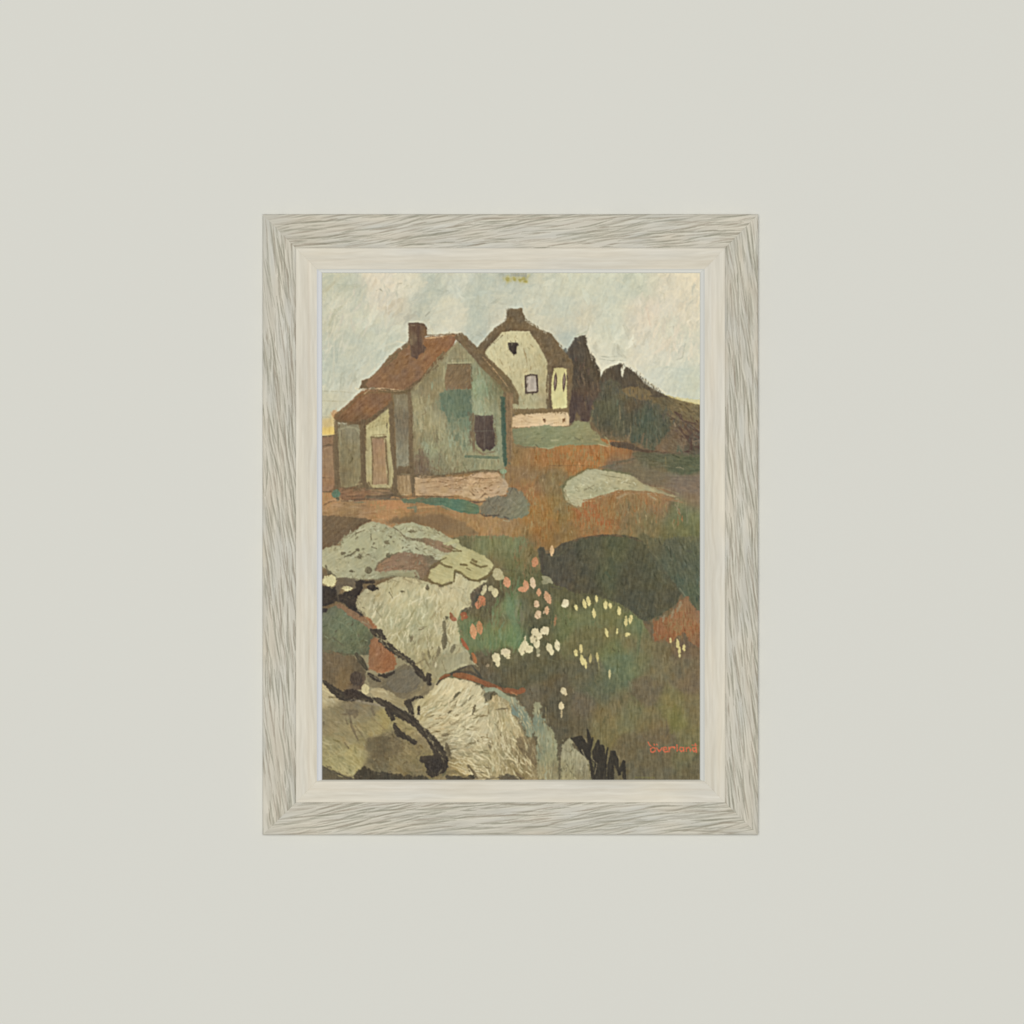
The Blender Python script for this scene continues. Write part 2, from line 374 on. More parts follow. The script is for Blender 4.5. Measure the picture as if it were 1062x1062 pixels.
    fill("B 985,700 1030,625 1062,580 C 0,565 50,555 95,540 105,610 130,700 165,720 185,780 215,830 220,930 C 230,1062 F 150,60 130,190 90,200 60,185 20,110 E 1055,215 1020,200 1022,0 B 1040,900 1040,800",
         cp="C 60,650,84,74,58 C 30,850,80,70,56 C 150,1000,92,76,60 F 60,80,82,66,58 B 1040,650,84,76,66 C 180,850,84,74,56 F 100,140,88,72,62", sig=6, rag=.35, soft=.2, tex=9, ang=95)
    dab('B', 985, 665, 14, 22, (96, 104, 100), a=.8)
    hatch("C 0,700 200,850 F 140,60 F 20,60", 60, 6, 1.0, 95, cj=7, col=[(112, 90, 68), (98, 76, 62), (72, 62, 52), (78, 68, 52)], a=.55, seed=16)
    for s in ("C 150,930 160,1030", "C 185,920 195,1000", "C 20,590 50,610", "C 80,800 90,850", "F 85,30 95,110", "C 75,900 85,960"): line(s, 13, (128, 108, 80), a=.6)
    # olive-teal bushes
    fill("C 230,930 300,900 360,940 400,1000 F 400,-40 480,-20 560,20 640,40 700,70 780,150 800,220 760,330 700,380 650,440 560,400 500,375 440,310 400,335 250,318 200,285 155,230 145,130 150,60 200,0 C 210,1000",
         cp="""F 200,150,84,86,66 300,60,92,94,70 250,250,88,84,66 350,200,88,92,70 300,300,94,88,66 C 300,980,92,88,66 C 240,1000,90,86,66 F 450,200,84,82,64 560,180,76,90,74 650,120,80,90,72 640,250,76,90,74 550,320,78,90,72 720,250,80,86,70
         480,50,96,84,62 400,-30,98,92,66 620,380,90,92,70 740,130,88,86,66""", sig=6, rag=1.3, soft=.9, tex=10, L=8, W=1.1, ang=92, mot=8)
    fill("C 390,1000 460,965 540,975 620,1000 F 640,-30 600,10 560,30 480,-10 420,-30", (124, 106, 70), rag=.6, soft=.5, tex=8)
    hatch("C 240,930 F 480,0 F 700,80 F 780,250 F 640,430 F 200,280 F 160,80", 230, 8, .9, 92, cj=7, a=.55, jit=9, seed=17)
    hatch("F 480,120 760,100 760,300 640,420 490,380", 50, 9, 1.2, 95, cj=8, col=[(74, 92, 76), (92, 92, 68), (84, 90, 72), (104, 92, 66)], a=.5, jit=14, seed=18)
    for s, w, c in [("F 368,60 378,160 372,200", 14, (134, 118, 84)), ("F 465,200 462,290 450,330", 9, (140, 126, 88)), ("F 405,190 408,290", 7, (138, 124, 88)), ("F 575,290 560,340 550,385", 22, (126, 104, 76)), ("F 600,340 590,400", 16, (124, 102, 76)),
                    ("F 340,200 345,310", 8, (120, 108, 76)), ("F 355,20 350,60", 20, (96, 112, 92)), ("F 130,190 150,110", 10, (134, 128, 90)), ("F 420,310 440,350", 12, (138, 112, 78)), ("F 300,280 310,320", 8, (124, 108, 76)),
                    ("F 685,400 700,450 760,440", 40, (126, 100, 76)), ("F 860,400 850,440", 30, (84, 98, 78)), ("C 365,960 375,1030", 12, (116, 100, 68)), ("C 245,930 290,915", 14, (104, 100, 78)), ("F 740,380 760,300", 14, (112, 96, 72)),
                    ("F 820,350 860,380 900,440", 18, (120, 108, 84)), ("F 880,430 890,470", 22, (84, 96, 76))]:
        line(s, w, c, a=.75)
    # field strip below the bushes
    fill("F 470,455 560,440 700,460 1045,470 1045,600 940,640 780,610 740,540 620,520 540,530", cp="F 600,490,92,94,70 800,520,92,98,72 950,520,88,98,70 900,600,86,96,72 700,500,98,100,72 500,470,104,96,70", ang=4, L=12, tex=8, rag=.6, soft=.8)
    hatch("F 480,470 1040,480 1040,620 760,600", 60, 9, 1.1, -6, cj=9, a=.6, seed=19)
    fill("F 280,375 350,362 450,372 560,425 700,445 850,462 600,455 470,430 340,410", (92, 76, 58), rag=.3, soft=.3)
    line("F 840,575 880,572 905,590", 12, (138, 134, 104)); line("F 752,490 756,560", 9, (132, 118, 74), a=.8)
    line("F 320,530 420,520 500,500", 24, (98, 92, 70), a=.8); line("F 200,575 300,560 340,545", 22, (104, 104, 82), a=.8)
    line("F 560,470 700,460", 14, (88, 88, 68), a=.7)
    fill("F 220,590 330,560 480,540 640,600 800,640 1045,640 1045,780 900,770 720,730 560,680 450,630", cp="F 350,590,114,104,82 500,600,118,106,78 700,660,122,108,84 900,690,128,112,96 1000,720,124,108,90 640,620,112,104,80", ang=-8, rag=.7, soft=1, tex=7, L=10, a=.75)
    hatch("F 300,580 1040,640 1040,800 560,680", 70, 8, 1.0, -10, cj=8, a=.55, seed=20)

    # light paint cut in round the roofs and crowns
    fray("A 420,860 600,690 740,600", 1.3, [(206, 202, 176), (214, 208, 182)], n=50, L=3.5, seed=300)
    fray("A 745,430 745,560", 1.0, [(212, 206, 180)], n=16, L=3, seed=301); fray("A 910,450 960,540 1062,530 B 100,515 230,630", 1.3, [(214, 208, 178), (204, 200, 172)], n=70, L=3.5, seed=302)
    fray("B 240,640 450,440 490,330", 1.2, [(208, 204, 178), (196, 198, 176)], n=50, L=3.5, seed=303); fray("B 650,330 700,440 880,515 960,640", 1.3, [(208, 204, 176), (200, 198, 174)], n=60, L=3.5, seed=304)
    fray("C 100,530 140,700 215,830 300,780 385,765 480,790 600,930 760,1025", 1.5, [(222, 216, 188), (214, 210, 184)], n=120, L=3.2, seed=305, a=.5)
    # ---- far house
    fill("B 250,655 340,550 410,480 460,448 500,410 498,335 520,325 630,318 640,370 660,420 700,455 800,505 880,530 930,610 960,660 1000,710 1040,745 1052,800 1045,1000 E 1015,100 540,110 B 580,1000 330,730",
         (113, 95, 67), rag=.35, soft=.2, tex=9, ang=70, L=4, W=1.2, mot=8)
    hatch("B 500,330 640,330 680,450 940,650 1040,790 850,800 730,520 480,500", 110, 3.5, .8, 55, cj=8, a=.6, jit=50, seed=21)
    fill("B 322,695 345,650 400,590 465,520 560,508 690,513 735,575 790,660 835,750 842,850 830,960 E 835,92 548,98 E 546,0 B 560,960 480,880 400,780",
         cp="B 560,550,204,197,150 400,650,202,196,150 700,650,196,188,142 500,750,198,190,144 750,780,186,178,132 600,950,188,180,134 800,900,180,170,124 E 700,30,174,171,130 620,60,168,164,124 820,20,168,154,112 B 700,800,192,182,136",
         sig=7, rag=.3, soft=.15, tex=7, ang=95, L=5, mot=6)
    hatch("B 350,680 470,530 690,530 800,720 820,1000 E 560,80 B 450,800", 150, 5, 1.0, 92, cj=7, a=.5, jit=25, seed=22)
    for s in ("B 655,690 660,720 670,790", "B 700,800 695,830", "B 640,650 668,760", "B 580,1010 600,1050", "B 520,800 530,830", "B 440,740 470,790", "B 700,620 720,640"): line(s, 8, (158, 138, 94), a=.7)
    for s in ("B 330,690 400,600 465,525", "B 465,517 690,512", "B 322,705 410,790", "B 845,870 838,1062"): line(s, 8, (222, 216, 168), a=.75, taper=.2)
    hatch("B 360,700 470,540 680,530 820,760 820,1040 E 600,80 B 470,830", 90, 4, 1.0, 90, cj=6, col=[(176, 164, 118), (164, 150, 106), (212, 206, 160), (158, 140, 98)], a=.45, jit=20, seed=315)
    line("B 465,540 400,600", 7, (112, 92, 62), a=.7)
    fill("B 515,605 590,603 602,625 585,640 583,702 562,706 538,680 520,660", (64, 54, 46), rag=.15, soft=.1, mot=2, tex=3)
    fill("B 660,880 748,876 752,1010 662,1012", (174, 163, 148), rag=.2, soft=.1, tex=14, L=4, W=.8)
    line("B 652,880 700,868 748,872 755,1000 745,1012 658,1018 655,900 654,878", 15, (76, 62, 54), taper=0, dry=.15, rag=.2)
    line("B 712,1018 712,1032", 8, (80, 66, 52)); line("B 690,885 688,1000", 6, (198, 184, 168), a=.8)
    fill("B 895,815 960,808 1000,822 1002,1062 E 1005,75 990,92 925,110 878,100 B 870,1000 882,870", cp="B 930,900,206,199,130 E 940,50,208,202,136 B 980,850,200,190,128", rag=.25, soft=.15, tex=7, mot=5)
    for x, yc in ((902, 925), (974, 925)):
        dab('B', x, yc, 14, 78, (88, 68, 58), -3, rag=.12); dab('B', x - 1, yc - 4, 5, 52, (156, 138, 120), -3, rag=.1)
    line("B 1000,880 1010,905", 16, (70, 52, 46)); line("B 1010,820 1012,1062", 20, (128, 106, 74), a=.8)
    fill("E 548,95 840,92 1010,85 1015,115 940,130 850,130 700,128 560,140", (132, 110, 74), rag=.5, soft=.2, tex=10)
    for i in range(26): x = 560 + i * 17.5; line(f"E {x},{112} {x+4},{82 + (i * 37 % 17)}", 11, (122, 100, 68), a=.85, dry=.2)
    fill("E 546,160 600,140 720,132 850,124 1000,118 1018,150 1018,232 860,238 760,236 640,248 546,240", cp="E 600,180,206,176,136 900,150,214,188,146 700,210,210,182,140 980,200,208,180,136", rag=.35, soft=.15, tex=8, ang=5, L=8)
    for s in ("E 680,150 720,160", "E 800,178 825,182", "E 620,190 700,200", "E 640,180 660,188", "E 890,205 930,200"): line(s, 9, (168, 132, 92), a=.7)
    dab('E', 972, 182, 14, 12, (128, 92, 60)); dab('E', 808, 178, 10, 5, (104, 72, 50))
    # grass in front of the far house
    fill("E 552,255 640,250 850,222 880,238 1030,238 1062,190 F 60,195 125,195 150,262 200,292 230,350 300,400 210,392 0,395 E 960,392 850,425 740,402 640,404 560,380",
         cp="E 650,300,136,146,108 850,290,134,146,108 750,360,132,140,102 1000,330,136,142,102 F 60,250,142,146,104 120,340,138,134,94 220,350,150,144,98 E 600,370,118,122,90", rag=.5, soft=.25, ang=6, L=8, tex=7)
    hatch("E 570,260 1030,240 F 100,220 F 200,350 F 0,380 E 700,390", 110, 5, 1.2, 8, cj=8, a=.55, jit=25, seed=23)
    for s, w, c in [("E 870,350 930,348", 18, (168, 170, 128)), ("E 790,335 810,322", 8, (98, 104, 80)), ("E 740,385 760,405", 16, (104, 104, 74)), ("E 650,340 655,365", 8, (110, 112, 80)), ("E 780,410 840,415 930,395", 12, (168, 166, 122)),
                    ("F 0,320 40,345", 14, (104, 108, 80)), ("F 0,330 60,355", 8, (112, 114, 82)), ("F 230,300 280,350 295,400", 10, (160, 152, 106)), ("E 840,222 880,212", 8, (108, 112, 80)), ("E 570,390 640,405 740,410", 14, (128, 112, 78)), ("F 200,380 280,402", 10, (188, 172, 128))]:
        line(s, w, c, a=.85)

    # ---- pale rock beside the path
    fill("4 262,330 300,285 350,258 400,235 520,240 640,262 520,300 330,420 280,390", (112, 116, 80), rag=.6, soft=.8, a=.85)
    fill("4 275,350 300,300 350,272 400,240 450,236 500,246 620,265 655,285 685,310 780,345 880,385 860,385 770,362 700,350 620,350 560,350 490,370 420,395 375,415 365,445 320,425 290,400",
         cp="4 320,350,176,176,136 420,280,176,174,136 560,300,176,170,128 450,340,170,168,128 680,335,168,160,118 820,368,164,152,112 330,410,178,170,128", sig=6, rag=.35, soft=.2, tex=8, ang=-15, L=7)
    hatch("4 290,370 400,255 620,275 700,330 480,360 350,430", 90, 5, 1.1, 12, cj=8, a=.55, jit=40, seed=24)
    for s, w, c in [("4 470,262 530,275 600,285", 4, (126, 120, 86)), ("4 560,298 630,312", 4, (120, 112, 78)), ("4 345,330 360,350", 5, (138, 132, 98)), ("4 385,345 435,320", 7, (136, 128, 96)), ("4 400,325 430,345", 5, (140, 134, 100)), ("4 335,320 340,345 360,355", 4, (140, 136, 104)),
                    ("4 560,340 650,350 720,360", 4, (140, 112, 78)), ("4 690,310 760,340 860,375", 4, (130, 118, 86)), ("4 720,330 800,335 880,365", 4, (150, 146, 108)), ("4 350,430 380,445", 5, (120, 92, 62)), ("4 400,405 440,400", 5, (188, 160, 112)),
                    ("4 560,385 620,360", 18, (166, 146, 108)), ("4 720,370 760,395", 16, (168, 152, 112)), ("4 430,270 520,300", 3, (190, 188, 148)), ("4 500,375 560,355 700,360", 12, (150, 108, 76)), ("4 380,400 480,380", 10, (158, 112, 78)), ("4 760,370 850,400 900,410", 8, (150, 116, 82)),
                    ("4 880,400 870,450", 7, (150, 140, 106)), ("4 920,440 925,520", 8, (128, 130, 98)), ("4 860,420 890,470", 8, (146, 136, 104))]:
        line(s, w, c, a=.85)
    fill("4 320,440 400,455 480,480 560,540 500,550 420,510", (168, 98, 60), rag=1, soft=.8, a=.7)
    hatch("4 290,370 400,250 600,275 700,325 480,360 350,430", 50, 3.5, .8, 14, cj=7, col=[(150, 144, 108), (198, 196, 158), (164, 160, 122)], a=.6, jit=45, seed=314)
    line("4 170,230 200,218 360,215 480,225", 5, (118, 92, 62), a=.7)
    line("4 0,340 50,350 95,420 80,480", 20, (118, 118, 84), a=.5)

    # ---- near house: roofs
    fill("A 352,980 372,915 425,905 480,850 600,715 690,640 750,600 760,562 900,558 1062,545 B 60,530 110,540 B 60,625 B 0,690 A 1000,765 935,840 850,925 750,985 700,1005 500,985",
         cp="A 500,900,140,101,74 700,800,136,100,74 900,700,145,102,74 1000,620,143,98,70 600,800,134,101,74 800,860,136,100,74 B 40,560,143,98,72 A 1050,580,145,99,70", sig=7, rag=.4, soft=.2, tex=7, ang=45, mot=9)
    hatch("A 420,940 760,640 1050,570 850,880 700,970", 150, 6, 1.2, 42, cj=7, a=.5, jit=25, seed=25)
    fill("A 345,985 365,915 420,905 400,950 420,985", (116, 92, 64), rag=.5)
    for s, w, c in [("A 560,760 600,715 650,695 640,730", 30, (116, 100, 66)), ("A 680,665 720,630 755,605", 34, (120, 100, 68)), ("A 560,790 630,730", 18, (112, 94, 62)), ("A 430,905 560,770", 10, (118, 94, 62)), ("A 1040,680 940,800 860,900 780,960", 30, (112, 92, 62)),
                    ("A 960,800 870,900 720,985", 24, (104, 86, 58)), ("A 900,540 1062,535 B 60,530 110,535", 16, (124, 98, 66)), ("A 440,975 700,1008 760,990", 18, (108, 90, 60)), ("A 990,730 1040,690", 18, (128, 118, 80))]:
        line(s, w, c, a=.85)
    line("A 890,565 960,560 1062,548", 9, (214, 172, 128), dry=.2); line("B 0,540 60,545 100,552", 8, (186, 140, 100), a=.8)
    fill("A 752,440 800,440 870,445 900,478 906,545 880,560 872,620 900,650 885,690 850,698 822,742 775,722 765,650 750,560", cp="A 820,500,100,76,62 820,650,98,76,62 890,500,122,94,68 770,560,118,98,74", sig=4, rag=.3, soft=.2, tex=8, L=6)
    for s, w, c in [("A 752,442 820,440 880,455 902,490", 12, (84, 68, 52)), ("A 760,455 800,460", 10, (150, 138, 104)), ("A 765,580 775,620", 24, (136, 118, 88)), ("A 882,500 890,545", 16, (132, 104, 74)), ("A 830,470 830,690", 26, (92, 68, 56)), ("A 865,560 860,640", 10, (128, 92, 68)),
                    ("A 765,650 768,730", 8, (128, 104, 68)), ("A 885,650 875,730", 7, (156, 128, 88)), ("A 770,740 850,745 870,720", 10, (150, 112, 76))]:
        line(s, w, c, a=.85)
    fill("D 395,-70 350,-48 300,0 230,70 150,135 128,165 150,192 250,208 330,218 400,195 480,130 585,60 615,10 612,-50 500,-78", cp="D 250,120,134,95,70 400,80,138,97,70 520,10,134,97,70 350,180,116,88,60 170,170,118,88,60", sig=6, rag=.4, soft=.2, ang=40, tex=8, mot=8)
    hatch("D 180,150 380,-30 590,-40 560,50 380,180", 60, 5, 1.1, 42, cj=7, a=.5, seed=26)
    for s, w, c in [("D 135,165 240,75 340,-20", 16, (122, 98, 66)), ("D 150,185 260,200 340,215 410,190 500,120 590,55", 24, (106, 86, 58)), ("D 300,-5 420,-50 600,-45", 16, (124, 98, 66)), ("D 500,-62 700,-50 780,-60", 26, (108, 92, 60))]:
        line(s, w, c, a=.85)
    line("A 360,990 420,988 480,982 560,980 640,992 705,995", 8, (214, 180, 138), dry=.2); line("A 500,992 580,1000 650,1003 700,998", 6, (200, 166, 126), dry=.2); line("A 380,1030 420,992", 8, (196, 168, 124))

    # ---- near house: gable wall
    fill("A 810,960 A 900,880 A 1000,760 B 0,690 B 90,595 130,630 210,705 300,820 400,905 480,1010 E 470,0 470,300 490,560 480,610 E 240,612 0,635 D 900,650 790,650 D 765,100 A 760,1062 A 770,1000",
         cp="""D 850,60,156,148,108 820,120,160,154,116 950,200,158,152,112 900,420,148,158,124 1000,540,136,134,102 850,560,116,98,76 800,400,140,126,92 1020,350,148,150,112 900,300,150,142,104 E 60,300,142,142,108 130,330,140,155,124 30,380,150,150,112
         300,80,150,162,128 400,40,140,140,104 300,520,148,148,110 60,500,145,140,104 430,350,138,150,120 200,560,142,142,106 150,200,112,132,106 420,130,134,142,112 B 100,680,150,142,106 250,850,140,152,120 290,950,142,166,130 360,1000,128,138,104 420,960,116,114,78
         220,750,150,150,114 300,830,126,122,88 A 950,880,136,124,86 1000,950,152,142,102 900,1000,144,132,96 A 1040,800,150,144,108 D 1040,60,138,136,104""", sig=6, rag=.3, soft=.15, tex=9, L=9, W=1.2, mot=7)
    hatch("A 850,1000 B 90,620 B 440,1000 E 460,560 D 800,620", 330, 7, 1.1, 91, cj=9, a=.55, jit=14, seed=27)
    hatch("A 850,1000 B 90,640 B 430,1000 E 450,540 E 200,560 D 800,600", 260, 7, 1.1, 91, cj=8, col=[(172, 164, 122), (118, 108, 78), (138, 156, 126), (146, 130, 94), (122, 128, 98), (160, 160, 124)], a=.5, jit=14, seed=127)
    for s, w, c in [("1 690,700 680,760 700,800", 14, (120, 132, 104)), ("1 640,560 560,680", 10, (166, 156, 112)), ("1 780,430 650,580", 10, (166, 158, 116)), ("1 790,430 860,500 950,640", 10, (134, 138, 106))]:
        line(s, w, c, a=.75)
    fill("1 690,700 735,680 855,678 862,800 835,822 790,830 740,862 718,800 695,780", cp="1 780,740,98,120,98 730,800,104,126,102 840,700,96,116,94", rag=.6, soft=.5, tex=9)
    hatch("1 700,700 850,690 850,810 740,850", 40, 6, 1.1, 90, cj=6, a=.6, seed=28)
    fill("B 12,785 205,780 209,992 100,990 0,1002 -10,900", cp="B 60,830,122,102,74 150,880,124,104,72 60,950,136,112,84 180,960,120,98,70", rag=.25, soft=.2, tex=9, ang=55)
    hatch("B 20,800 195,795 195,980 20,980", 40, 5, .7, 58, cj=8, col=[(150, 124, 88), (104, 86, 62), (130, 106, 76)], a=.6, jit=10, seed=29)
    line("B 10,770 205,765", 10, (176, 168, 124), a=.8, taper=.1); line("B 12,782 205,780", 6, (96, 80, 58), a=.8, taper=.1); line("B 40,738 180,735", 9, (128, 118, 84), a=.7); line("B 207,780 210,990", 7, (104, 92, 64), a=.8)
    line("B -20,800 -22,980", 14, (168, 158, 116), a=.8)
    for s, w, c in [("E 30,220 40,260 30,330", 14, (112, 108, 76)), ("E 90,380 130,460 150,540", 12, (120, 112, 80)), ("E 60,240 110,350 130,420", 16, (150, 166, 134)), ("E 100,300 140,430", 22, (140, 160, 130)), ("E 200,20 280,60 300,120", 34, (152, 168, 134)),
                    ("E 320,50 350,110 380,120", 24, (156, 168, 132)), ("B 260,880 280,1000", 26, (136, 162, 128)), ("B 330,970 340,1040", 24, (138, 168, 134)), ("D 880,380 900,430", 60, (150, 164, 134)), ("D 850,430 870,600", 50, (112, 90, 70)), ("D 820,480 900,500", 40, (120, 98, 78)),
                    ("D 900,560 1000,600", 30, (124, 108, 80)), ("D 930,60 945,300", 14, (172, 164, 120)), ("D 1010,100 1000,380", 14, (168, 160, 116)), ("D 870,60 890,120 860,140", 8, (128, 112, 78)), ("D 1045,60 1062,120", 24, (104, 116, 92)),
                    ("E 0,440 60,560", 10, (160, 152, 110)), ("E 170,300 175,440", 18, (134, 152, 124)), ("D 1010,480 990,560 D 1030,600", 10, (112, 92, 66)), ("E 350,500 330,590", 12, (160, 168, 128))]:
        line(s, w, c, a=.6)
    for i in range(14): x = 900 + i * 19; line(f"D {x},{640 - (i*31)%28} {x+5},{600 - (i * 53) % 34}", 10, (112, 92, 64), a=.7)
    for i, (q, sp, c, n) in enumerate([("1 570,700 580,900", 4.5, [(172, 162, 118), (164, 156, 112)], 45), ("1 700,850 690,960", 3.5, [(166, 160, 118), (154, 156, 120)], 35), ("1 890,560 900,780", 3.0, [(152, 168, 136), (140, 160, 128)], 45),
                                   ("1 740,880 760,1000", 3.0, [(144, 162, 134), (136, 154, 126)], 35), ("1 650,900 700,1010", 3.5, [(128, 118, 88), (140, 132, 98)], 35), ("1 850,800 850,980", 1.8, [(122, 104, 78), (112, 94, 70)], 30), ("1 960,560 1000,760", 2.4, [(122, 118, 82), (132, 126, 90)], 36),
                                   ("1 600,640 720,500", 2.4, [(134, 122, 86), (160, 152, 110)], 40), ("E 40,420 200,560", 3.5, [(154, 156, 118), (134, 132, 98)], 50), ("E 60,280 130,440", 3.0, [(156, 150, 110), (120, 116, 84), (146, 164, 134)], 50), ("1 540,700 545,950", 1.6, [(120, 104, 74), (136, 124, 88)], 40)]):
        fray(q, sp, c, n=n, L=6, W=1.5, seed=330 + i, ang=90, a=.5, jit=14)
    fray("E 0,690 200,720 480,700", 3.6, [(206, 174, 134), (196, 158, 124), (160, 128, 92), (186, 148, 112)], n=90, L=3.5, W=1.2, seed=345, a=.55)
    fray("D 850,740 1060,740", 3.4, [(200, 168, 130), (190, 154, 118), (150, 122, 86)], n=60, L=3.5, W=1.1, seed=346, a=.55)
    fray("1 740,800 760,900 830,980", 3.0, [(112, 130, 106), (126, 142, 116), (104, 122, 98)], n=60, L=6, W=1.5, seed=410, ang=90, a=.5)
    fray("1 690,700 735,680 855,678 862,800 800,840 720,800", 1.6, [(108, 126, 104), (132, 138, 108)], n=60, L=4, W=1.1, seed=411, ang=90, a=.6)
    # window in the gable
    line("E 222,130 218,280 228,440", 36, (124, 102, 76), a=.85); line("E 240,420 300,465 400,440", 20, (128, 108, 82), a=.7)
    fill("E 236,142 300,150 388,140 392,250 406,300 405,400 362,440 335,425 315,448 285,420 250,385 235,260", cp="E 280,200,92,76,66 350,200,86,72,64 300,350,82,68,62 370,350,80,66,56", rag=.3, soft=.2, tex=6, ang=90, L=5)
    line("E 314,150 313,430", 9, (108, 98, 86), a=.7, taper=.1); line("E 225,272 400,270", 9, (104, 98, 86), a=.75, taper=.1)
    line("E 400,250 415,300 410,400", 14, (124, 126, 100), a=.8)
    line("E 160,482 300,488 440,492", 24, (92, 114, 92), taper=.2); line("E 165,500 440,505", 7, (158, 162, 124), a=.8); line("E 330,455 420,465", 14, (146, 158, 126), a=.8); line("E 405,130 425,400", 24, (132, 146, 116), a=.6)
    # right-hand verge of the gable roof
    fill("B 92,592 70,560 100,530 130,520 175,560 260,650 330,715 400,780 480,850 540,920 600,1030 E 600,60 540,40 B 540,1062 480,1010 400,905 300,820 205,705", cp="B 150,600,118,98,70 300,760,116,96,66 450,920,114,98,66 560,1030,120,104,72", rag=.3, soft=.2, tex=8, ang=-45, L=6, mot=7)
    line("B 300,720 400,830 505,962", 9, (184, 150, 108), dry=.2); line("B 330,760 420,880", 7, (150, 124, 88), a=.7); line("B 540,940 600,1040", 10, (160, 138, 98), a=.7)
    line("B 440,960 470,1062", 30, (118, 116, 78), a=.7); line("B 300,820 400,920 450,1000", 14, (122, 110, 74), a=.8)
    # corner of the house
    fill("E 500,-40 560,-40 548,120 548,420 530,540 515,560 500,400", (140, 114, 82), rag=.3, soft=.2, tex=9)
    line("E 538,0 540,240 538,470", 8, (176, 150, 108), a=.7); line("E 515,30 522,300", 8, (118, 96, 70), a=.7)
    fill("E 452,-10 488,-10 494,200 500,400 505,540 492,575 474,540 462,300 455,120", (68, 94, 78), rag=.3, soft=.15, tex=7)
    line("E 455,0 452,100", 12, (74, 92, 76)); line("E 445,200 450,500 455,560", 18, (136, 148, 116), a=.8)
    dab('E', 468, 605, 34, 22, (138, 160, 124)); 
    line("E 478,620 470,700 478,790", 22, (150, 150, 116), a=.85); line("E 456,640 460,760", 10, (150, 156, 118), a=.8); line("E 505,760 530,680 530,560", 14, (128, 100, 72), a=.8)
    # stone footing
    fill("D 800,660 850,645 1062,652 E 60,655 200,645 235,622 330,612 420,615 448,640 500,690 520,740 500,800 400,822 290,852 200,835 100,802 0,818 D 900,810 810,812 800,740",
         cp="D 900,740,184,154,118 1000,700,174,142,108 1040,780,184,154,116 E 100,700,172,140,106 300,640,196,162,128 380,720,188,156,122 250,770,194,162,122 150,780,188,158,118 460,750,184,156,120 60,760,184,150,114 340,700,178,148,112 480,690,178,154,120", sig=5, rag=.4, soft=.2, tex=8, ang=4, L=8, mot=8)
    hatch("D 860,680 E 430,630 500,780 E 100,790", 150, 4, 1.1, 8, cj=10, col=[(204, 172, 132), (190, 150, 116), (164, 132, 96), (200, 162, 126), (146, 114, 84)], a=.6, jit=30, seed=30)
    for s, w, c in [("E 0,630 100,622 200,612 300,596 430,604 450,625", 18, (118, 96, 64)), ("E 235,640 330,628 400,625", 9, (206, 170, 134)), ("E 200,650 240,660 330,665", 7, (130, 98, 70)), ("E 240,670 430,660", 5, (150, 118, 88)), ("E 195,770 230,805", 12, (118, 90, 64)), ("E 240,755 260,780", 8, (112, 84, 60)),
                    ("E 20,720 80,715", 9, (132, 102, 74)), ("E 270,835 320,790 340,800", 10, (120, 92, 68)), ("D 850,700 980,690", 9, (134, 106, 76)), ("D 900,740 1000,735", 7, (138, 106, 78)), ("D 820,655 870,655", 18, (188, 168, 140)), ("D 840,790 1062,800", 8, (150, 120, 88)),
                    ("D 850,660 1062,648", 12, (124, 100, 70)), ("D 1000,690 1062,700", 12, (128, 98, 72)), ("E 0,680 90,690 160,660", 10, (130, 98, 70))]:
        line(s, w, c, a=.8)
    # left return wall, porch
    fill("D 630,-30 760,-30 762,100 755,300 752,560 700,585 650,605 640,300", cp="D 700,60,134,124,96 700,300,130,122,98 700,480,138,134,110 740,200,116,102,80", rag=.3, soft=.3, tex=9)
    hatch("D 645,0 745,0 745,560 655,580", 50, 9, 1.0, 90, cj=8, a=.55, seed=31)
    fill("D 650,640 770,635 778,800 690,808 660,760", (160, 134, 98), rag=.3, soft=.2, tex=14, L=6, W=.9)
    for i in range(7): x = 665 + i * 16; line(f"D {x},650 {x+3},770", 7, [(132, 106, 76), (182, 158, 122)][i % 2], a=.6)
    fill("D 640,600 690,560 770,590 780,640 650,645", (112, 94, 66), rag=.6, soft=.3)
    line("D 690,628 760,632", 12, (150, 136, 104), a=.8); line("D 690,800 760,798", 10, (196, 174, 130), a=.8)
    for s, w, c in [("D 598,40 612,200 618,400 634,600 640,790", 38, (110, 92, 66)), ("D 752,-40 766,150 765,300", 34, (120, 102, 74)), ("D 765,300 778,560 776,650 790,800", 30, (114, 96, 70)), ("D 634,200 640,400", 10, (136, 116, 84))]:
        line(s, w, c, taper=.1, dry=.3)
    fill("D 585,85 592,200 600,330 602,450 628,600 626,680 604,745 440,748 418,715 396,690 392,500 400,380 398,232 480,172", cp="D 500,240,186,176,122 420,450,176,164,116 440,690,172,160,112 600,500,170,158,110 560,150,182,172,118", sig=5, rag=.3, soft=.15, tex=9, mot=6)
    for i in range(12): x = 420 + i * 14; line(f"D {x},{250 - i * 4} {x + 14},{215 - i * 7}", 6, (134, 118, 74), a=.55)
    line("D 440,305 560,300", 10, (150, 130, 88), a=.7); line("D 570,210 572,290", 6, (96, 84, 60))
    fill("D 448,335 552,332 556,440 566,600 580,715 470,722 455,715 452,520", cp="D 500,400,162,128,100 510,600,170,138,104 480,680,162,134,100", rag=.2, soft=.15, tex=8)
    for s, w, c in [("D 440,322 500,328 560,320", 18, (118, 96, 66)), ("D 442,330 452,500 450,712", 11, (122, 100, 68)), ("D 558,340 565,500 580,600 578,712", 15, (120, 100, 68)), ("D 460,722 560,712 590,740", 9, (184, 172, 122)), ("D 430,742 500,748 600,756", 7, (110, 90, 64)), ("D 415,695 440,738", 10, (112, 92, 64)),
                    ("D 600,450 612,560 604,730", 8, (180, 168, 118))]:
        line(s, w, c, taper=.15, dry=.2)
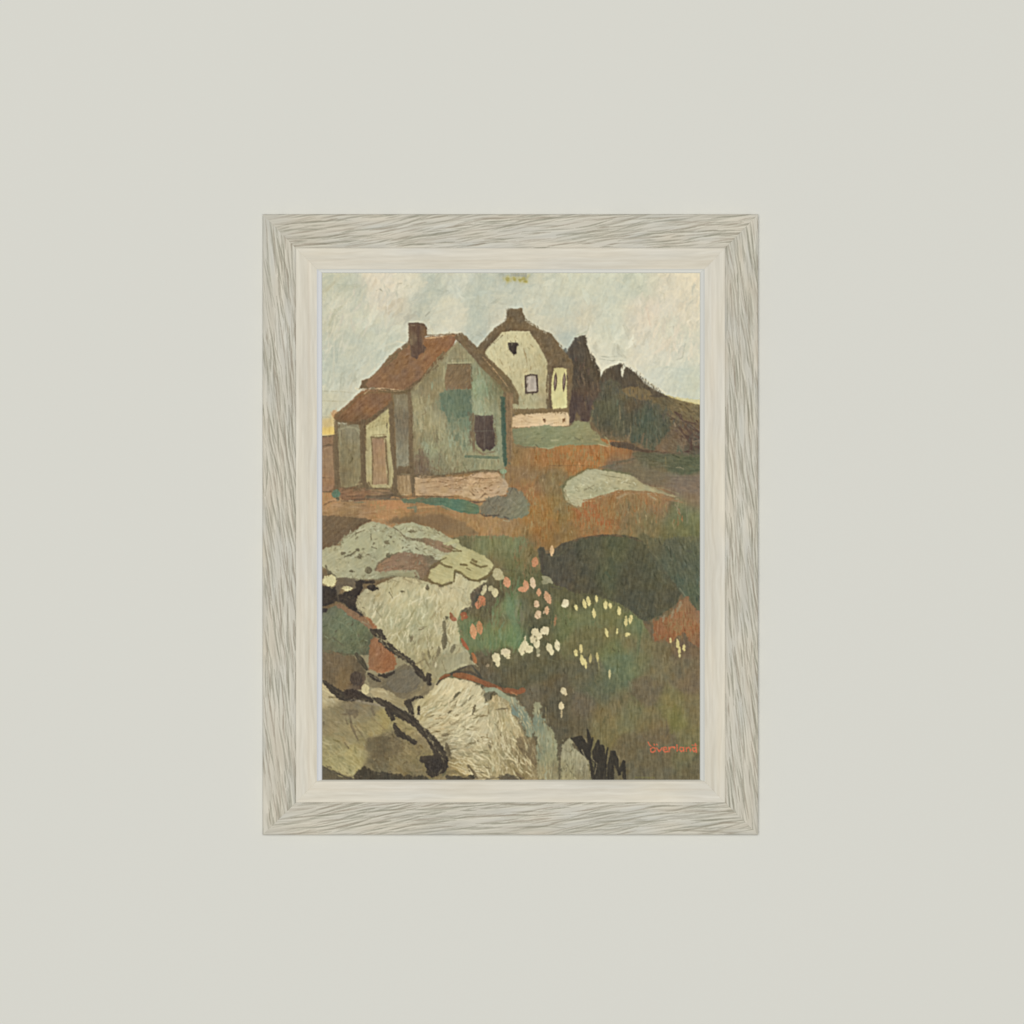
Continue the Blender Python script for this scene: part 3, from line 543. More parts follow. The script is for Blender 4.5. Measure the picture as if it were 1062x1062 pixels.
    fill("D 168,215 340,222 352,330 352,400 358,600 350,690 310,735 200,745 180,600 165,400", cp="D 250,300,140,132,102 260,500,136,126,92 300,680,142,130,92 200,650,130,116,82 210,400,134,124,90", sig=5, rag=.3, soft=.2, tex=10)
    hatch("D 190,260 340,260 345,680 200,720", 60, 7, 1.0, 90, cj=9, a=.55, seed=32)
    for s, w, c in [("D 170,262 230,240 300,242 345,268", 16, (158, 154, 122)), ("D 180,270 180,340 190,400", 16, (152, 148, 118)), ("D 195,265 192,325", 8, (92, 82, 62)), ("D 230,400 270,440", 8, (116, 102, 74)), ("D 310,250 345,300", 18, (156, 152, 120)), ("D 180,270 175,600 195,740", 12, (156, 142, 102)),
                    ("D 310,715 370,705", 10, (176, 158, 112))]:
        line(s, w, c, a=.8)
    line("D 372,190 362,300 372,500 378,690 400,760", 40, (108, 90, 64), taper=.1, dry=.25); line("D 150,195 150,400 155,560 160,740", 34, (112, 95, 68), taper=.1, dry=.3)
    fill("D 30,318 100,312 130,305 132,400 140,740 90,780 30,770", cp="D 80,350,136,106,84 80,450,150,120,92 90,560,152,122,92 80,700,150,112,86", rag=.3, soft=.2, tex=9)
    for s, w, c in [("D 30,315 90,316 150,300", 12, (104, 88, 62)), ("D 30,400 90,385 140,395", 14, (108, 88, 64)), ("D 30,380 100,372", 6, (130, 104, 78)), ("D 30,658 110,660", 10, (116, 92, 68)), ("D 30,685 130,690", 7, (150, 108, 84)), ("D 30,772 110,775", 8, (112, 90, 66)), ("D 130,310 125,400 138,600 140,740", 18, (112, 92, 66)),
                    ("D 50,420 90,405", 9, (172, 142, 110))]:
        line(s, w, c, a=.9)
    # foot of the porch
    fill("D 180,745 300,738 380,745 420,760 600,760 640,810 560,850 400,850 280,860 200,850 175,800", cp="D 280,790,142,104,80 350,800,132,98,74 250,830,130,96,74 500,780,154,120,90 600,820,98,84,66", rag=.5, soft=.2, tex=12, ang=6, L=7)
    for s, w, c in [("D 190,770 250,745 330,755", 9, (112, 88, 64)), ("D 220,790 300,800 380,775", 8, (160, 116, 90)), ("D 240,815 370,805", 8, (104, 84, 62)), ("D 190,850 250,852 330,838 420,835", 16, (98, 82, 60)), ("D 310,745 400,730", 14, (114, 98, 70)), ("D 440,762 590,768", 20, (160, 128, 94)), ("D 400,810 500,815 640,800 700,830", 26, (100, 86, 64)),
                    ("D 440,800 560,795", 12, (146, 118, 84)), ("D 390,820 600,835 700,835", 14, (106, 98, 76)), ("D 255,850 290,848", 7, (206, 184, 140)), ("D 610,770 680,820", 26, (108, 90, 64)), ("D 300,862 390,862", 14, (122, 124, 92))]:
        line(s, w, c, a=.85)
    dab('D', 148, 790, 34, 36, (92, 122, 100), rag=.5); dab('D', 160, 835, 18, 16, (100, 100, 76))
    # ground before the house
    hatch("D 30,850 450,870 700,860 760,960 400,1020 30,970", 110, 10, 1.6, 2, cj=8, a=.5, jit=8, seed=33)
    for s, w, c in [("D 40,890 90,860 130,850", 12, (116, 86, 62)), ("D 40,940 100,870 180,860", 16, (190, 138, 100)), ("D 120,970 330,965", 10, (124, 94, 66)), ("D 140,935 180,930", 9, (124, 92, 66)), ("D 110,978 170,980", 7, (212, 178, 130)), ("D 360,1005 450,1005", 8, (200, 160, 112)), ("D 440,880 560,870 690,880 740,930", 60, (190, 128, 90)),
                    ("D 480,900 660,910", 40, (192, 130, 94)), ("D 470,970 560,990 580,1020", 40, (186, 132, 94)), ("D 370,960 480,950", 14, (150, 108, 78)), ("D 760,925 840,905 960,900", 12, (196, 146, 104)), ("D 850,915 1000,910", 9, (148, 108, 78))]:
        line(s, w, c, a=.65)
    fill("3 70,480 160,485 250,490 330,500 330,512 270,540 240,568 180,600 150,640 70,668", cp="3 130,520,114,94,68 100,620,110,90,66 200,560,112,92,66 280,520,108,90,64", rag=.4, soft=.4, tex=8, ang=40)
    hatch("3 75,490 300,510 180,590 75,650", 60, 5, 1.0, 45, cj=7, a=.55, jit=30, seed=34)
    fill("3 400,510 470,490 620,480 700,470 800,510 900,580 780,600 650,540 520,515 440,525", cp="3 500,500,116,96,68 650,500,126,100,72 780,560,128,104,72 860,570,124,104,70", rag=.7, soft=1, a=.75)
    # teal strip and grey boulder
    fill("3 480,395 560,390 700,385 830,400 900,432 895,470 800,468 700,435 600,418 520,415", cp="3 540,403,98,114,88 650,405,96,118,94 760,415,84,122,100 850,450,94,120,90 720,400,80,118,96", sig=7, rag=.5, soft=.3, ang=-6, tex=9, L=8)
    line("3 600,395 560,420", 8, (120, 96, 70), a=.6); line("3 520,440 560,435 560,460", 18, (112, 124, 96), a=.8); line("3 480,385 600,378 760,380", 10, (106, 90, 64), a=.8)
    line("3 580,432 700,428 800,470", 8, (190, 140, 98), a=.7); line("3 560,470 660,450 780,480", 14, (166, 116, 80), a=.6)
    line("3 880,480 1000,500", 10, (180, 142, 100), a=.6)
    fill("E 275,900 340,830 450,815 500,800 525,755 560,735 640,790 690,880 688,960 640,990 540,1010 400,985 300,965", cp="E 350,900,122,116,94 450,900,130,124,102 560,800,120,114,92 600,880,126,126,102 660,920,122,128,96 560,970,128,128,100 400,970,116,110,88", rag=.9, soft=.3, tex=10, ang=50, L=6)
    hatch("E 300,900 560,770 670,900 560,980 320,950", 60, 4.5, .9, 50, cj=10, a=.6, jit=35, seed=35)
    for s, w, c in [("E 185,850 250,862 340,850", 18, (96, 78, 62)), ("E 280,955 320,975 430,968", 14, (84, 72, 58)), ("E 370,970 440,975", 10, (92, 80, 66)), ("E 480,985 520,1000", 16, (86, 78, 66)), ("E 345,830 360,880 400,920", 8, (92, 84, 68)), ("E 420,830 440,850", 10, (98, 86, 70)), ("E 560,740 600,800", 10, (96, 88, 74)), ("E 280,845 330,825", 10, (178, 148, 112)),
                    ("E 520,830 600,900", 8, (146, 142, 122)), ("E 510,880 530,960", 10, (140, 138, 118)), ("E 450,815 500,800", 12, (104, 88, 68)), ("E 470,1010 520,1020", 12, (170, 156, 118)), ("E 545,745 525,790", 14, (92, 84, 72)), ("E 660,850 690,930", 10, (112, 124, 96))]:
        line(s, w, c, a=.8)

    U = [(112, 94, 66), (124, 106, 74), (104, 88, 62)]
    for i, (q, sp, n) in enumerate([("D 598,40 612,200 618,400 634,600 640,790", 2.2, 80), ("D 752,-40 766,150 778,560 790,800", 1.8, 80), ("D 372,190 362,400 378,690 400,760", 2.0, 70), ("D 150,195 150,400 160,740", 2.0, 60),
                                   ("D 150,185 260,205 400,195 500,110 590,50", 1.6, 50), ("A 350,980 500,990 720,1000", 1.4, 40), ("A 1062,690 940,820 760,980", 1.5, 60), ("A 560,770 700,640 750,600", 1.2, 30),
                                   ("B 100,560 260,690 420,860 560,1020", 2.0, 80), ("E 520,0 525,300 530,560", 1.6, 60), ("E 0,630 200,612 430,604", 1.6, 70), ("D 800,640 1062,640", 1.6, 50), ("E 222,130 222,430", 1.6, 30), ("E 400,150 412,420", 1.2, 20),
                                   ("D 180,745 400,760 640,800", 1.8, 60), ("D 650,810 900,815 E 100,820", 1.2, 40), ("B 250,650 460,450 500,400", 1.0, 30), ("B 640,400 800,500 930,610 1040,760", 1.0, 40), ("B 842,760 850,1000 E 850,90", 1.2, 40)]):
        fray(q, sp, U, n=n, seed=200 + i)
    for i, (q, c) in enumerate([("D 660,600 770,580", [(112, 94, 68)]), ("D 800,620 1062,625 E 200,600", [(116, 98, 68), (128, 110, 80)])]):
        fray(q, 1.6, c, n=60, L=3.5, ang=88, seed=240 + i)
    fray("E 550,108 1010,112", 1.2, [(124, 104, 70), (136, 116, 80)], n=60, L=2.5, ang=80, seed=250)
    fray("D 850,430 900,520 860,600", 3.2, [(112, 92, 72), (124, 104, 80), (132, 122, 94)], n=70, ang=80, seed=251)
    fray("C 540,930 F 600,20 760,120 F 800,220", 3.0, [(104, 92, 68), (92, 86, 66), (116, 102, 72)], n=80, ang=95, L=5, seed=252)
    fray("F 160,120 200,270 400,330 560,390 760,340", 2.4, [(118, 100, 72), (96, 86, 66), (128, 110, 78)], n=90, ang=90, L=4, seed=253)
    fray("F 640,460 860,470 1040,470", 1.6, [(100, 98, 74), (112, 100, 78)], n=50, L=4, seed=254)
    fray("4 300,430 420,470 560,540", 3.0, [(172, 106, 68), (160, 98, 64)], n=50, L=4, seed=255)
    fray("4 400,400 560,360 700,365 880,400", 1.6, [(170, 112, 78), (176, 160, 122), (160, 122, 86)], n=80, L=4, seed=256)
    fray("4 275,330 290,400 350,440", 1.4, [(124, 120, 84), (140, 122, 84)], n=40, L=3, seed=257)

    fray("C 240,930 F 640,60 F 1040,300", 6.0, [(86, 84, 74), (96, 88, 78), (78, 86, 80), (108, 94, 76)], n=150, L=4.5, W=1.0, seed=350, ang=95, a=.5)
    fray("C 250,850 380,790 520,870 700,1010", 1.6, [(78, 68, 54), (92, 80, 62)], n=60, L=3, W=1.0, seed=351, ang=80, a=.7)
    # ---- meadow
    fill("H 60,95 160,80 320,82 460,78 650,95 740,180 800,300 I 0,300 I 560,780 I 650,960 I 780,950 I 1062,900 L 1062,1062 J 900,1062 G 1062,900 G 1000,200", cp=MEADOW, sig=6.5, rag=.6, soft=.5, tex=9, ang=90, L=11, W=1.2, mot=8)
    hatch("H 100,100 640,110 740,260 H 700,1062 H 0,1062 H 120,400", 340, 10, 1.3, 88, cj=9, a=.5, jit=12, seed=40)
    hatch("H 700,650 I 0,650 I 500,850 I 600,1062 L 0,1062 K 400,300 K 200,60", 420, 9, 1.2, 92, cj=8, a=.5, jit=12, seed=41)
    hatch("I 600,850 I 1040,980 L 1040,1030 L 400,1030 L 150,600 L 500,100", 460, 10, 1.2, 90, cj=7, a=.5, jit=9, seed=42)
    hatch("H 450,450 620,450 600,1000 300,1000", 70, 14, 2.0, 84, cj=6, col=[(108, 136, 98), (102, 130, 86), (96, 120, 78)], a=.5, jit=9, seed=43)
    hatch("H 500,150 780,150 780,420 560,420", 70, 9, .8, 90, cj=6, col=[(140, 108, 68), (104, 100, 60), (128, 116, 74)], a=.5, jit=6, seed=44)
    for s, w, c in [("H 510,560 520,700 590,860 610,960", 60, (104, 136, 100)), ("H 540,640 560,760", 30, (108, 142, 106)), ("H 350,820 330,960", 60, (108, 126, 84)), ("H 160,800 150,900 200,1040", 34, (100, 124, 90)), ("H 260,960 330,1060", 50, (98, 124, 88)), ("H 600,650 630,760 600,800", 26, (116, 112, 90)),
                    ("I 500,760 540,840 520,1060", 40, (96, 118, 84)), ("I 545,840 530,1060", 10, (72, 88, 66)), ("I 150,800 220,830", 60, (98, 116, 80)), ("L 320,180 300,260 250,300", 90, (84, 100, 76)), ("L 400,60 380,200", 70, (88, 106, 78)), ("L 640,120 660,260 650,300", 10, (122, 112, 76)), ("L 880,0 900,300", 20, (112, 98, 68)),
                    ("L 760,540 765,640 750,680", 24, (90, 80, 60)), ("L 830,420 820,560 800,640", 60, (112, 108, 52)), ("L 760,420 700,440", 24, (116, 112, 62)), ("L 540,920 560,960 580,1000", 28, (80, 74, 56)), ("L 500,1015 660,1018", 12, (122, 120, 56)), ("L 470,340 540,400", 20, (106, 108, 70)), ("H 450,350 640,380", 8, (84, 76, 52)),
                    ("K 630,20 680,100", 8, (128, 130, 96)), ("K 860,40 930,60", 8, (128, 128, 92)), ("I 560,800 568,840", 8, (142, 140, 100)), ("H 800,900 850,950", 8, (132, 110, 78))]:
        line(s, w, c, a=.5)
    # dark mound and the blue-green grass right of it
    fill("I 520,100 560,60 700,110 850,90 1045,90 1045,700 1000,700 960,620 880,560 780,440 640,260", cp="I 700,200,92,92,68 850,180,88,94,74 1000,200,86,96,74 750,260,84,94,74 900,330,84,94,76 1000,400,86,98,78 880,470,80,94,76 980,560,82,98,76 1020,640,86,94,72 620,160,102,98,66 950,120,98,100,70", sig=6, rag=.8, soft=1.2, tex=9, ang=105, L=8)
    hatch("I 620,120 1040,100 1040,670 960,600 680,260", 200, 7, 1.0, 108, cj=9, a=.55, jit=16, seed=45)
    for s, w, c in [("I 760,170 790,280", 22, (70, 86, 70)), ("I 620,200 690,270", 12, (128, 124, 92)), ("I 870,170 880,240", 26, (104, 110, 92)), ("I 820,230 840,330", 20, (72, 88, 70)), ("I 870,515 915,575", 12, (140, 140, 112)), ("I 930,200 970,210", 24, (82, 86, 74)), ("I 600,110 610,180", 10, (138, 118, 74)), ("I 850,400 900,480", 24, (76, 96, 80))]:
        line(s, w, c, a=.7)
    fill("H 755,200 780,175 815,180 830,225 H 860,230 900,190 950,150 1062,112 I 60,95 200,74 330,72 430,78 520,98 560,125 620,200 690,300 760,400 830,470 885,560 850,640 780,690 720,735 640,770 600,790 540,765 470,705 400,655 300,615 150,565 0,555 H 980,510 890,485 850,440 790,390 780,320",
         cp="H 950,250,80,78,62 850,330,78,76,62 I 150,200,82,84,62 I 350,180,84,90,62 I 250,400,82,90,64 I 500,250,84,84,60 I 450,450,80,80,60 I 650,450,84,84,60 I 600,650,78,80,62 I 750,600,84,82,60 I 100,480,82,78,58 I 100,330,78,78,62 H 950,420,82,76,60 I 700,350,80,86,66", sig=8, rag=.35, soft=.25, tex=8, ang=80, L=9, mot=7)
    hatch("H 840,300 H 1000,160 I 200,90 500,120 680,320 860,560 600,770 300,590 0,530 H 900,460", 330, 8, 1.1, lambda x, y: 92 + (x - 620) * .25, cj=6, a=.5, jit=18, seed=46)
    for s, w, c in [("I 0,112 100,88 220,74 400,78 520,100", 12, (72, 66, 54)), ("H 1062,112 950,150 900,195", 12, (76, 68, 56)), ("H 800,180 790,300 800,380", 26, (74, 66, 54)), ("H 860,250 930,240 1000,180", 16, (98, 98, 74)), ("I 210,260 220,370", 10, (98, 110, 82)), ("I 260,380 290,420", 30, (70, 92, 74)), ("H 780,370 850,390", 14, (80, 72, 58)),
                    ("I 370,180 430,190", 8, (96, 102, 74)), ("I 580,790 620,800", 30, (92, 86, 68)), ("H 870,500 960,520", 20, (84, 80, 66)), ("I 620,190 700,300 780,410", 12, (92, 96, 72))]:
        line(s, w, c, a=.6)
    fray("H 1062,112 I 60,92 200,74 430,80 560,130", 1.2, [(86, 74, 56), (112, 90, 62), (96, 80, 58)], n=90, L=3, seed=260)
    fray("I 620,190 760,400 880,560", 2.2, [(88, 88, 68), (96, 96, 74), (80, 88, 70)], n=90, L=4, ang=100, seed=261)
    fray("I 0,550 150,565 300,615 470,705 600,790 780,690", 1.8, [(92, 92, 64), (100, 100, 68), (84, 82, 60)], n=120, L=3.5, ang=92, seed=262)
    fray("H 60,90 320,82 650,95 740,180", 2.0, [(136, 116, 78), (120, 116, 78), (150, 116, 78)], n=90, L=4, ang=90, seed=263)
    fray("I 620,100 800,100 1040,95", 2.4, [(104, 106, 72), (116, 112, 76), (92, 96, 74)], n=90, L=5, ang=95, seed=264)
    # red earth at the right edge
    fill("I 650,770 700,790 730,760 800,745 840,690 860,640 900,600 940,585 975,640 1005,695 1045,705 1045,1000 960,960 920,900 880,900 800,960 740,935 660,945", cp="I 750,830,148,96,68 900,720,150,98,70 950,650,138,102,74 950,850,154,98,68 700,900,146,92,66 1010,950,134,92,68 1020,750,146,104,78", sig=5, rag=.9, soft=.5, ang=92, tex=10, L=8)
    hatch("I 670,790 900,620 1040,720 1040,960 680,930", 110, 7, 1.0, 92, cj=9, a=.55, jit=14, seed=47, warm=.35)
    for s in ("I 655,760 665,800", "I 680,880 700,960", "I 760,900 740,960"): line(s, 14, (132, 104, 74), a=.7)
    line("I 900,890 940,1000", 40, (96, 84, 66), a=.6); line("I 1010,700 1015,800", 14, (140, 112, 84), a=.6)

    smear("A 30,700 A 700,500 B 0,480 B 480,300 B 1000,500 C 380,700 C 1045,1000 I 1045,1062 L 1045,1062 J 30,1062", 2600, 4.2, 1.0, 90, a=.55, jit=22, seed=71)
    smear("A 30,30 C 1045,30 C 1045,1062 C 0,520 B 560,300 A 800,400 A 30,1062", 260, 7, 1.6, 70, a=.4, jit=30, seed=72, cj=3)
    # ---- rocks, upper left
    fill("3 60,665 95,650 135,638 160,642 180,602 240,568 265,548 270,538 330,512 365,520 400,525 430,542 450,540 480,525 540,517 575,525 640,543 700,570 750,600 790,632 800,660 740,685 690,715 650,712 640,745 575,792 545,805 450,800 340,818 200,812 150,815 130,792 95,762 60,740",
         cp="3 150,700,170,168,130 320,560,168,168,130 250,640,168,170,132 400,620,166,168,130 550,550,170,172,134 660,580,168,168,128 200,780,166,166,130 420,780,150,148,112 560,640,172,174,138 650,690,168,168,130 330,760,162,162,126 100,720,172,168,128", sig=7, rag=.4, soft=.2, tex=6, ang=35, L=8, mot=6)
    hatch("3 80,670 330,520 640,550 740,620 640,700 540,790 200,800", 190, 6, 1.4, 30, cj=5, a=.5, jit=40, seed=50)
    for s, w, c in [("3 246,566 270,560 300,540", 14, (188, 184, 144)), ("3 250,572 300,552", 5, (110, 98, 70)), ("3 445,540 480,565 510,598 560,605 620,603 690,618 750,640", 10, (108, 94, 68)), ("3 340,818 420,800 440,795", 8, (120, 112, 84))]:
        line(s, w, c, a=.9)
    fill("3 485,572 520,598 570,602 620,598 680,612 750,635 770,655 745,675 710,672 650,648 600,622 560,612 520,612", cp="3 560,605,124,112,84 640,622,134,112,86 700,645,148,120,94 740,655,142,118,88", sig=4, rag=.4, soft=.2)
    fill("3 350,772 360,735 390,710 430,688 500,668 560,680 600,685 650,700 680,720 640,745 625,790 590,812 545,775 500,765 440,768 400,776", cp="3 420,730,148,116,92 500,700,140,114,90 580,730,138,110,86 600,780,130,108,82 640,710,116,104,80 380,760,150,118,92", sig=4, rag=.5, soft=.25, ang=20, tex=9)
    for s, w, c in [("3 350,765 365,730 430,690 470,672", 11, (108, 98, 72)), ("3 425,690 435,680", 14, (106, 96, 70)), ("3 490,670 530,660 560,690", 9, (124, 118, 92)), ("3 600,690 650,695 660,710", 14, (110, 98, 74)), ("3 420,780 480,770 560,770 580,800", 16, (160, 162, 126)), ("3 560,700 600,740 620,770", 8, (118, 96, 74)), ("3 440,795 520,815", 9, (118, 108, 78)),
                    ("3 430,785 520,800 580,808", 10, (150, 146, 110)), ("3 385,735 440,715", 7, (122, 98, 76)), ("3 370,770 430,750", 7, (128, 104, 80))]:
        line(s, w, c, a=.85)
    CR = (106, 98, 72)
    hatch("3 90,680 260,560 430,530 640,560 720,620 640,690 480,650 340,730 200,800", 46, 2.2, .9, 30, cj=6, col=[CR, (124, 116, 86), (138, 130, 98)], a=.8, jit=60, seed=108, dry=.3)
    hatch("3 90,680 260,560 430,530 640,560 720,620 640,690 480,650 340,730 200,800", 60, 3, 1.4, 30, cj=5, col=[(178, 178, 142), (160, 160, 124)], a=.6, jit=60, seed=109)
    hatch("3 360,760 430,695 520,675 640,740 600,800 540,770", 70, 3, 1.0, 25, cj=8, col=[(150, 120, 94), (128, 106, 80), (118, 102, 76), (156, 130, 104), (146, 138, 106)], a=.65, jit=35, seed=110)
    for q in ("3 90,665 160,640 190,598 265,550", "3 280,560 380,560 470,575 560,620 650,690", "3 470,580 520,540 640,560 700,590", "3 120,760 200,800 340,800", "3 360,720 300,680 240,690", "3 500,640 600,650 680,690"):
        fray(q, 2.2, [(124, 116, 86), (138, 130, 98), (186, 186, 152), (152, 150, 114)], n=34, L=3.4, W=1.0, seed=400 + len(q), jit=30, a=.7)
    # yellow-green rock
    fill("3 628,805 640,768 690,735 700,700 740,682 785,640 770,625 730,640 700,630 780,600 800,635 830,650 862,660 880,672 940,702 978,740 950,785 890,822 840,812 800,785 768,768 762,825 705,842 660,835",
         cp="3 700,800,182,174,118 740,720,178,172,118 800,700,184,178,122 880,720,178,172,116 940,750,182,176,122 860,780,180,172,114 770,640,176,174,124 660,800,184,176,120", sig=5, rag=.45, soft=.15, ang=-20, tex=7)
    hatch("3 650,800 750,690 800,650 950,740 860,800 760,760", 60, 5, 1.2, -25, cj=6, a=.5, jit=35, seed=51)
    fill("3 965,795 1002,758 1020,795 1018,812 985,815", (178, 172, 122), rag=.3, soft=.15)

    # ---- rock 2, large and cream
    fill("3 250,945 265,900 290,870 360,850 430,812 480,800 560,812 620,828 660,842 700,856 760,835 775,782 800,788 840,820 900,828 945,815 905,848 865,868 848,900 858,960 850,1000 5 862,90 800,120 785,180 800,290 852,352 845,402 770,432 705,462 672,505 620,485 560,420 470,345 400,285 340,205 285,145 245,95",
         cp="""3 350,930,176,168,128 500,830,186,176,130 450,900,190,182,134 600,900,184,178,134 720,900,190,180,136 820,850,190,182,140 800,950,184,176,132 850,830,188,182,134 350,1020,180,172,128 600,1000,174,172,130 700,1020,182,174,130
         5 400,150,174,170,126 500,220,168,166,124 600,150,174,174,132 700,100,186,178,132 600,280,170,164,120 760,240,182,176,132 820,350,168,164,126 750,380,162,158,120 600,380,164,156,112 680,420,156,148,108 450,270,178,170,124 580,450,160,146,100 350,100,180,172,128""", sig=7, rag=.45, soft=.2, ang=70, tex=9, L=11, W=1.4, mot=7)
    hatch("3 270,920 480,815 760,850 850,880 5 790,120 780,300 660,480 380,260", 300, 9, 1.9, lambda x, y: 60 + (x - 380) * .35, cj=9, a=.6, jit=22, seed=52)
    hatch("3 270,930 500,830 840,860 5 780,150 780,290 650,430 400,250", 90, 10, 1.2, lambda x, y: 70 + (x - 400) * .2, cj=6, col=(202, 193, 150), a=.6, jit=18, seed=53)
    hatch("5 560,250 800,150 840,340 660,470 500,330", 46, 5, 1.2, 75, cj=7, col=[(132, 122, 88), (146, 136, 100)], a=.6, jit=20, seed=153)
    for s, w, c in [("5 530,250 550,280", 12, (122, 112, 80)), ("5 710,180 715,300", 24, (110, 104, 78)), ("5 720,150 735,165", 10, (102, 96, 70)), ("5 690,320 680,350", 12, (122, 114, 84)), ("5 765,300 745,330", 16, (120, 114, 86)), ("5 625,330 640,400", 6, (118, 108, 78)), ("5 570,210 620,200", 5, (132, 122, 88)), ("5 640,160 690,100", 14, (160, 148, 108)),
                    ("5 380,150 350,110", 9, (140, 132, 98)), ("5 800,290 850,380", 12, (152, 150, 116)), ("5 560,400 610,370 640,430", 8, (120, 106, 74)), ("3 620,850 625,870", 12, (122, 112, 78)), ("3 430,860 440,890", 6, (134, 120, 80)), ("5 700,380 720,440", 8, (128, 120, 88)), ("3 500,810 540,830", 14, (150, 138, 100)), ("3 570,815 590,830", 10, (138, 124, 90)),
                    ("3 1000,880 1062,870", 1, (1, 1, 1))][:-1]:
        line(s, w, c, a=.7)
    fill("G 155,425 220,425 330,440 300,470 320,520 200,505 165,590 140,580", (106, 94, 74), rag=.4, soft=.2)
    # black crevice
    BK = (54, 47, 41)
    fill("G 30,495 60,500 145,500 165,570 210,560 250,540 310,520 310,460 350,445 470,452 485,478 380,478 355,545 310,620 322,680 385,755 355,762 290,715 240,670 220,640 150,632 90,660 30,665", BK, rag=.5, soft=.25, tex=5, mot=4)
    fill("G 30,675 95,680 80,720 30,750", (60, 53, 46), rag=.5, soft=.3); dab('G', 447, 508, 48, 25, BK, -10, rag=.5)
    hatch("G 160,560 300,540 300,700 200,620", 20, 5, 1.4, 40, cj=4, col=[(50, 44, 40), (66, 58, 48)], a=.7, seed=54)
    line("G 160,500 165,620", 22, (98, 88, 70), a=.8)
    for x, y, rx, ry in ((95, 450, 52, 46), (70, 445, 36, 36), (120, 425, 24, 28)): dab('G', x, y, rx, ry, (204, 196, 140), rag=.6)
    dab('G', 240, 514, 46, 19, (204, 196, 142), rag=.6); dab('G', 215, 505, 20, 12, (196, 184, 132))
    # coloured hollows at the left
    fill("5 70,145 110,110 150,88 220,140 300,180 345,225 330,290 330,345 240,355 150,340 70,325", cp="5 120,180,104,118,92 200,180,106,120,92 150,250,104,118,88 260,270,98,112,82 200,320,100,110,84 100,290,104,104,78 310,300,96,98,74 80,150,104,110,88", sig=6, rag=.5, soft=.3, tex=9, ang=60)
    hatch("5 80,160 150,100 320,220 300,340 90,310", 110, 6, 1.2, 55, cj=8, a=.55, jit=40, seed=55)
    for s, w, c in [("5 80,160 130,110", 10, (116, 128, 104)), ("5 130,160 190,190 260,250", 6, (122, 136, 106)), ("5 100,290 150,240", 8, (120, 128, 96)), ("5 110,210 180,240", 8, (120, 132, 102)), ("5 130,260 180,300", 10, (90, 84, 64)), ("5 240,200 260,270 280,330", 7, (120, 134, 104))]:
        line(s, w, c, a=.6)
    fill("5 145,88 170,82 235,120 290,150 345,205 335,225 270,180 215,145 160,105", (138, 106, 80), rag=.5, soft=.25); fill("5 295,150 320,158 360,208 345,215", (158, 104, 76), rag=.4, soft=.2)
    line("5 280,175 310,190", 8, (150, 142, 108))
    fill("5 325,275 345,262 372,268 420,310 460,368 462,395 450,432 400,448 345,440 315,430 320,360", cp="5 360,320,150,100,74 400,380,158,98,68 430,400,150,96,68 340,400,138,96,70 350,420,164,106,76", sig=5, rag=.5, soft=.25, tex=8, ang=50)
    hatch("5 335,290 400,310 450,390 400,435 330,420", 40, 5, 1.1, 50, cj=9, a=.6, jit=40, seed=56)
    line("5 355,262 375,270", 6, (186, 168, 136)); line("5 430,320 470,345", 5, (190, 174, 132), a=.8)
    fill("5 70,328 150,338 235,352 265,385 305,440 300,480 290,530 240,545 170,545 120,520 70,482", cp="5 120,380,114,98,72 200,420,116,98,68 180,480,124,102,66 260,420,98,86,64 120,460,108,92,66 250,500,100,84,66", sig=5, rag=.4, soft=.3, tex=7)
    hatch("5 80,340 230,360 290,460 180,530 80,470", 60, 6, 1.4, 60, cj=6, a=.5, jit=50, seed=57)
    line("5 150,335 190,350 240,345", 8, (80, 74, 54), a=.8)
    fill("5 300,450 380,460 450,430 500,400 560,420 600,470 640,500 630,560 560,575 520,600 440,580 400,540 330,520", cp="5 350,500,128,116,86 450,470,114,106,84 520,460,112,104,84 580,500,120,112,86 600,530,138,124,90 430,520,108,98,74 500,560,120,108,80 480,410,110,100,76", sig=5, rag=.5, soft=.4, tex=9, ang=30)
    fill("5 410,500 440,455 500,430 545,435 590,485 570,530 510,555 450,545", (113, 106, 87), rag=.4, soft=.4, tex=7, ang=40)
    fill("5 325,545 335,528 380,525 430,545 470,572 520,590 510,625 470,620 400,590 345,572", cp="5 380,545,172,158,116 460,590,158,146,106 500,610,144,130,92", rag=.4, soft=.3, tex=9, ang=-20)
    line("5 365,540 400,542 415,555", 12, (192, 180, 134), a=.8); line("5 540,560 600,540 610,510", 20, (140, 126, 90), a=.7)

    # ---- rock 3, bottom left
    fill("5 60,498 90,512 130,550 160,570 240,580 330,598 440,655 560,715 640,790 700,870 700,1000 60,1012", cp="""5 110,560,182,168,124 150,650,142,130,94 200,750,152,140,98 110,700,140,128,92 120,850,152,143,98 200,950,164,154,102 130,930,156,148,98 250,880,166,156,102 220,620,128,116,88 300,640,132,122,92
        400,700,162,148,92 330,720,158,144,96 300,830,148,136,92 400,830,104,93,65 350,900,114,102,72 450,800,118,104,74 480,920,132,118,80 550,830,138,124,84 580,900,128,118,80 520,740,158,144,96 600,780,142,128,92 480,700,150,138,94 250,700,150,138,98 350,960,112,102,72 560,970,126,112,76""", sig=6, rag=.4, soft=.25, tex=8, ang=-35, L=9, mot=7)
    hatch("5 75,560 330,610 560,730 680,900 600,990 80,1000", 260, 8, 1.8, lambda x, y: -20 - (y - 720) * .35, cj=8, a=.6, jit=24, seed=58)
    hatch("5 80,800 250,850 240,980 100,960", 50, 10, .8, -38, cj=6, col=(182, 172, 118), a=.5, jit=14, seed=59)
    hatch("5 320,790 480,760 600,850 590,960 330,950", 160, 3, .8, 30, cj=8, col=[(104, 92, 64), (128, 114, 78), (96, 84, 60), (146, 132, 90)], a=.5, jit=60, seed=60)
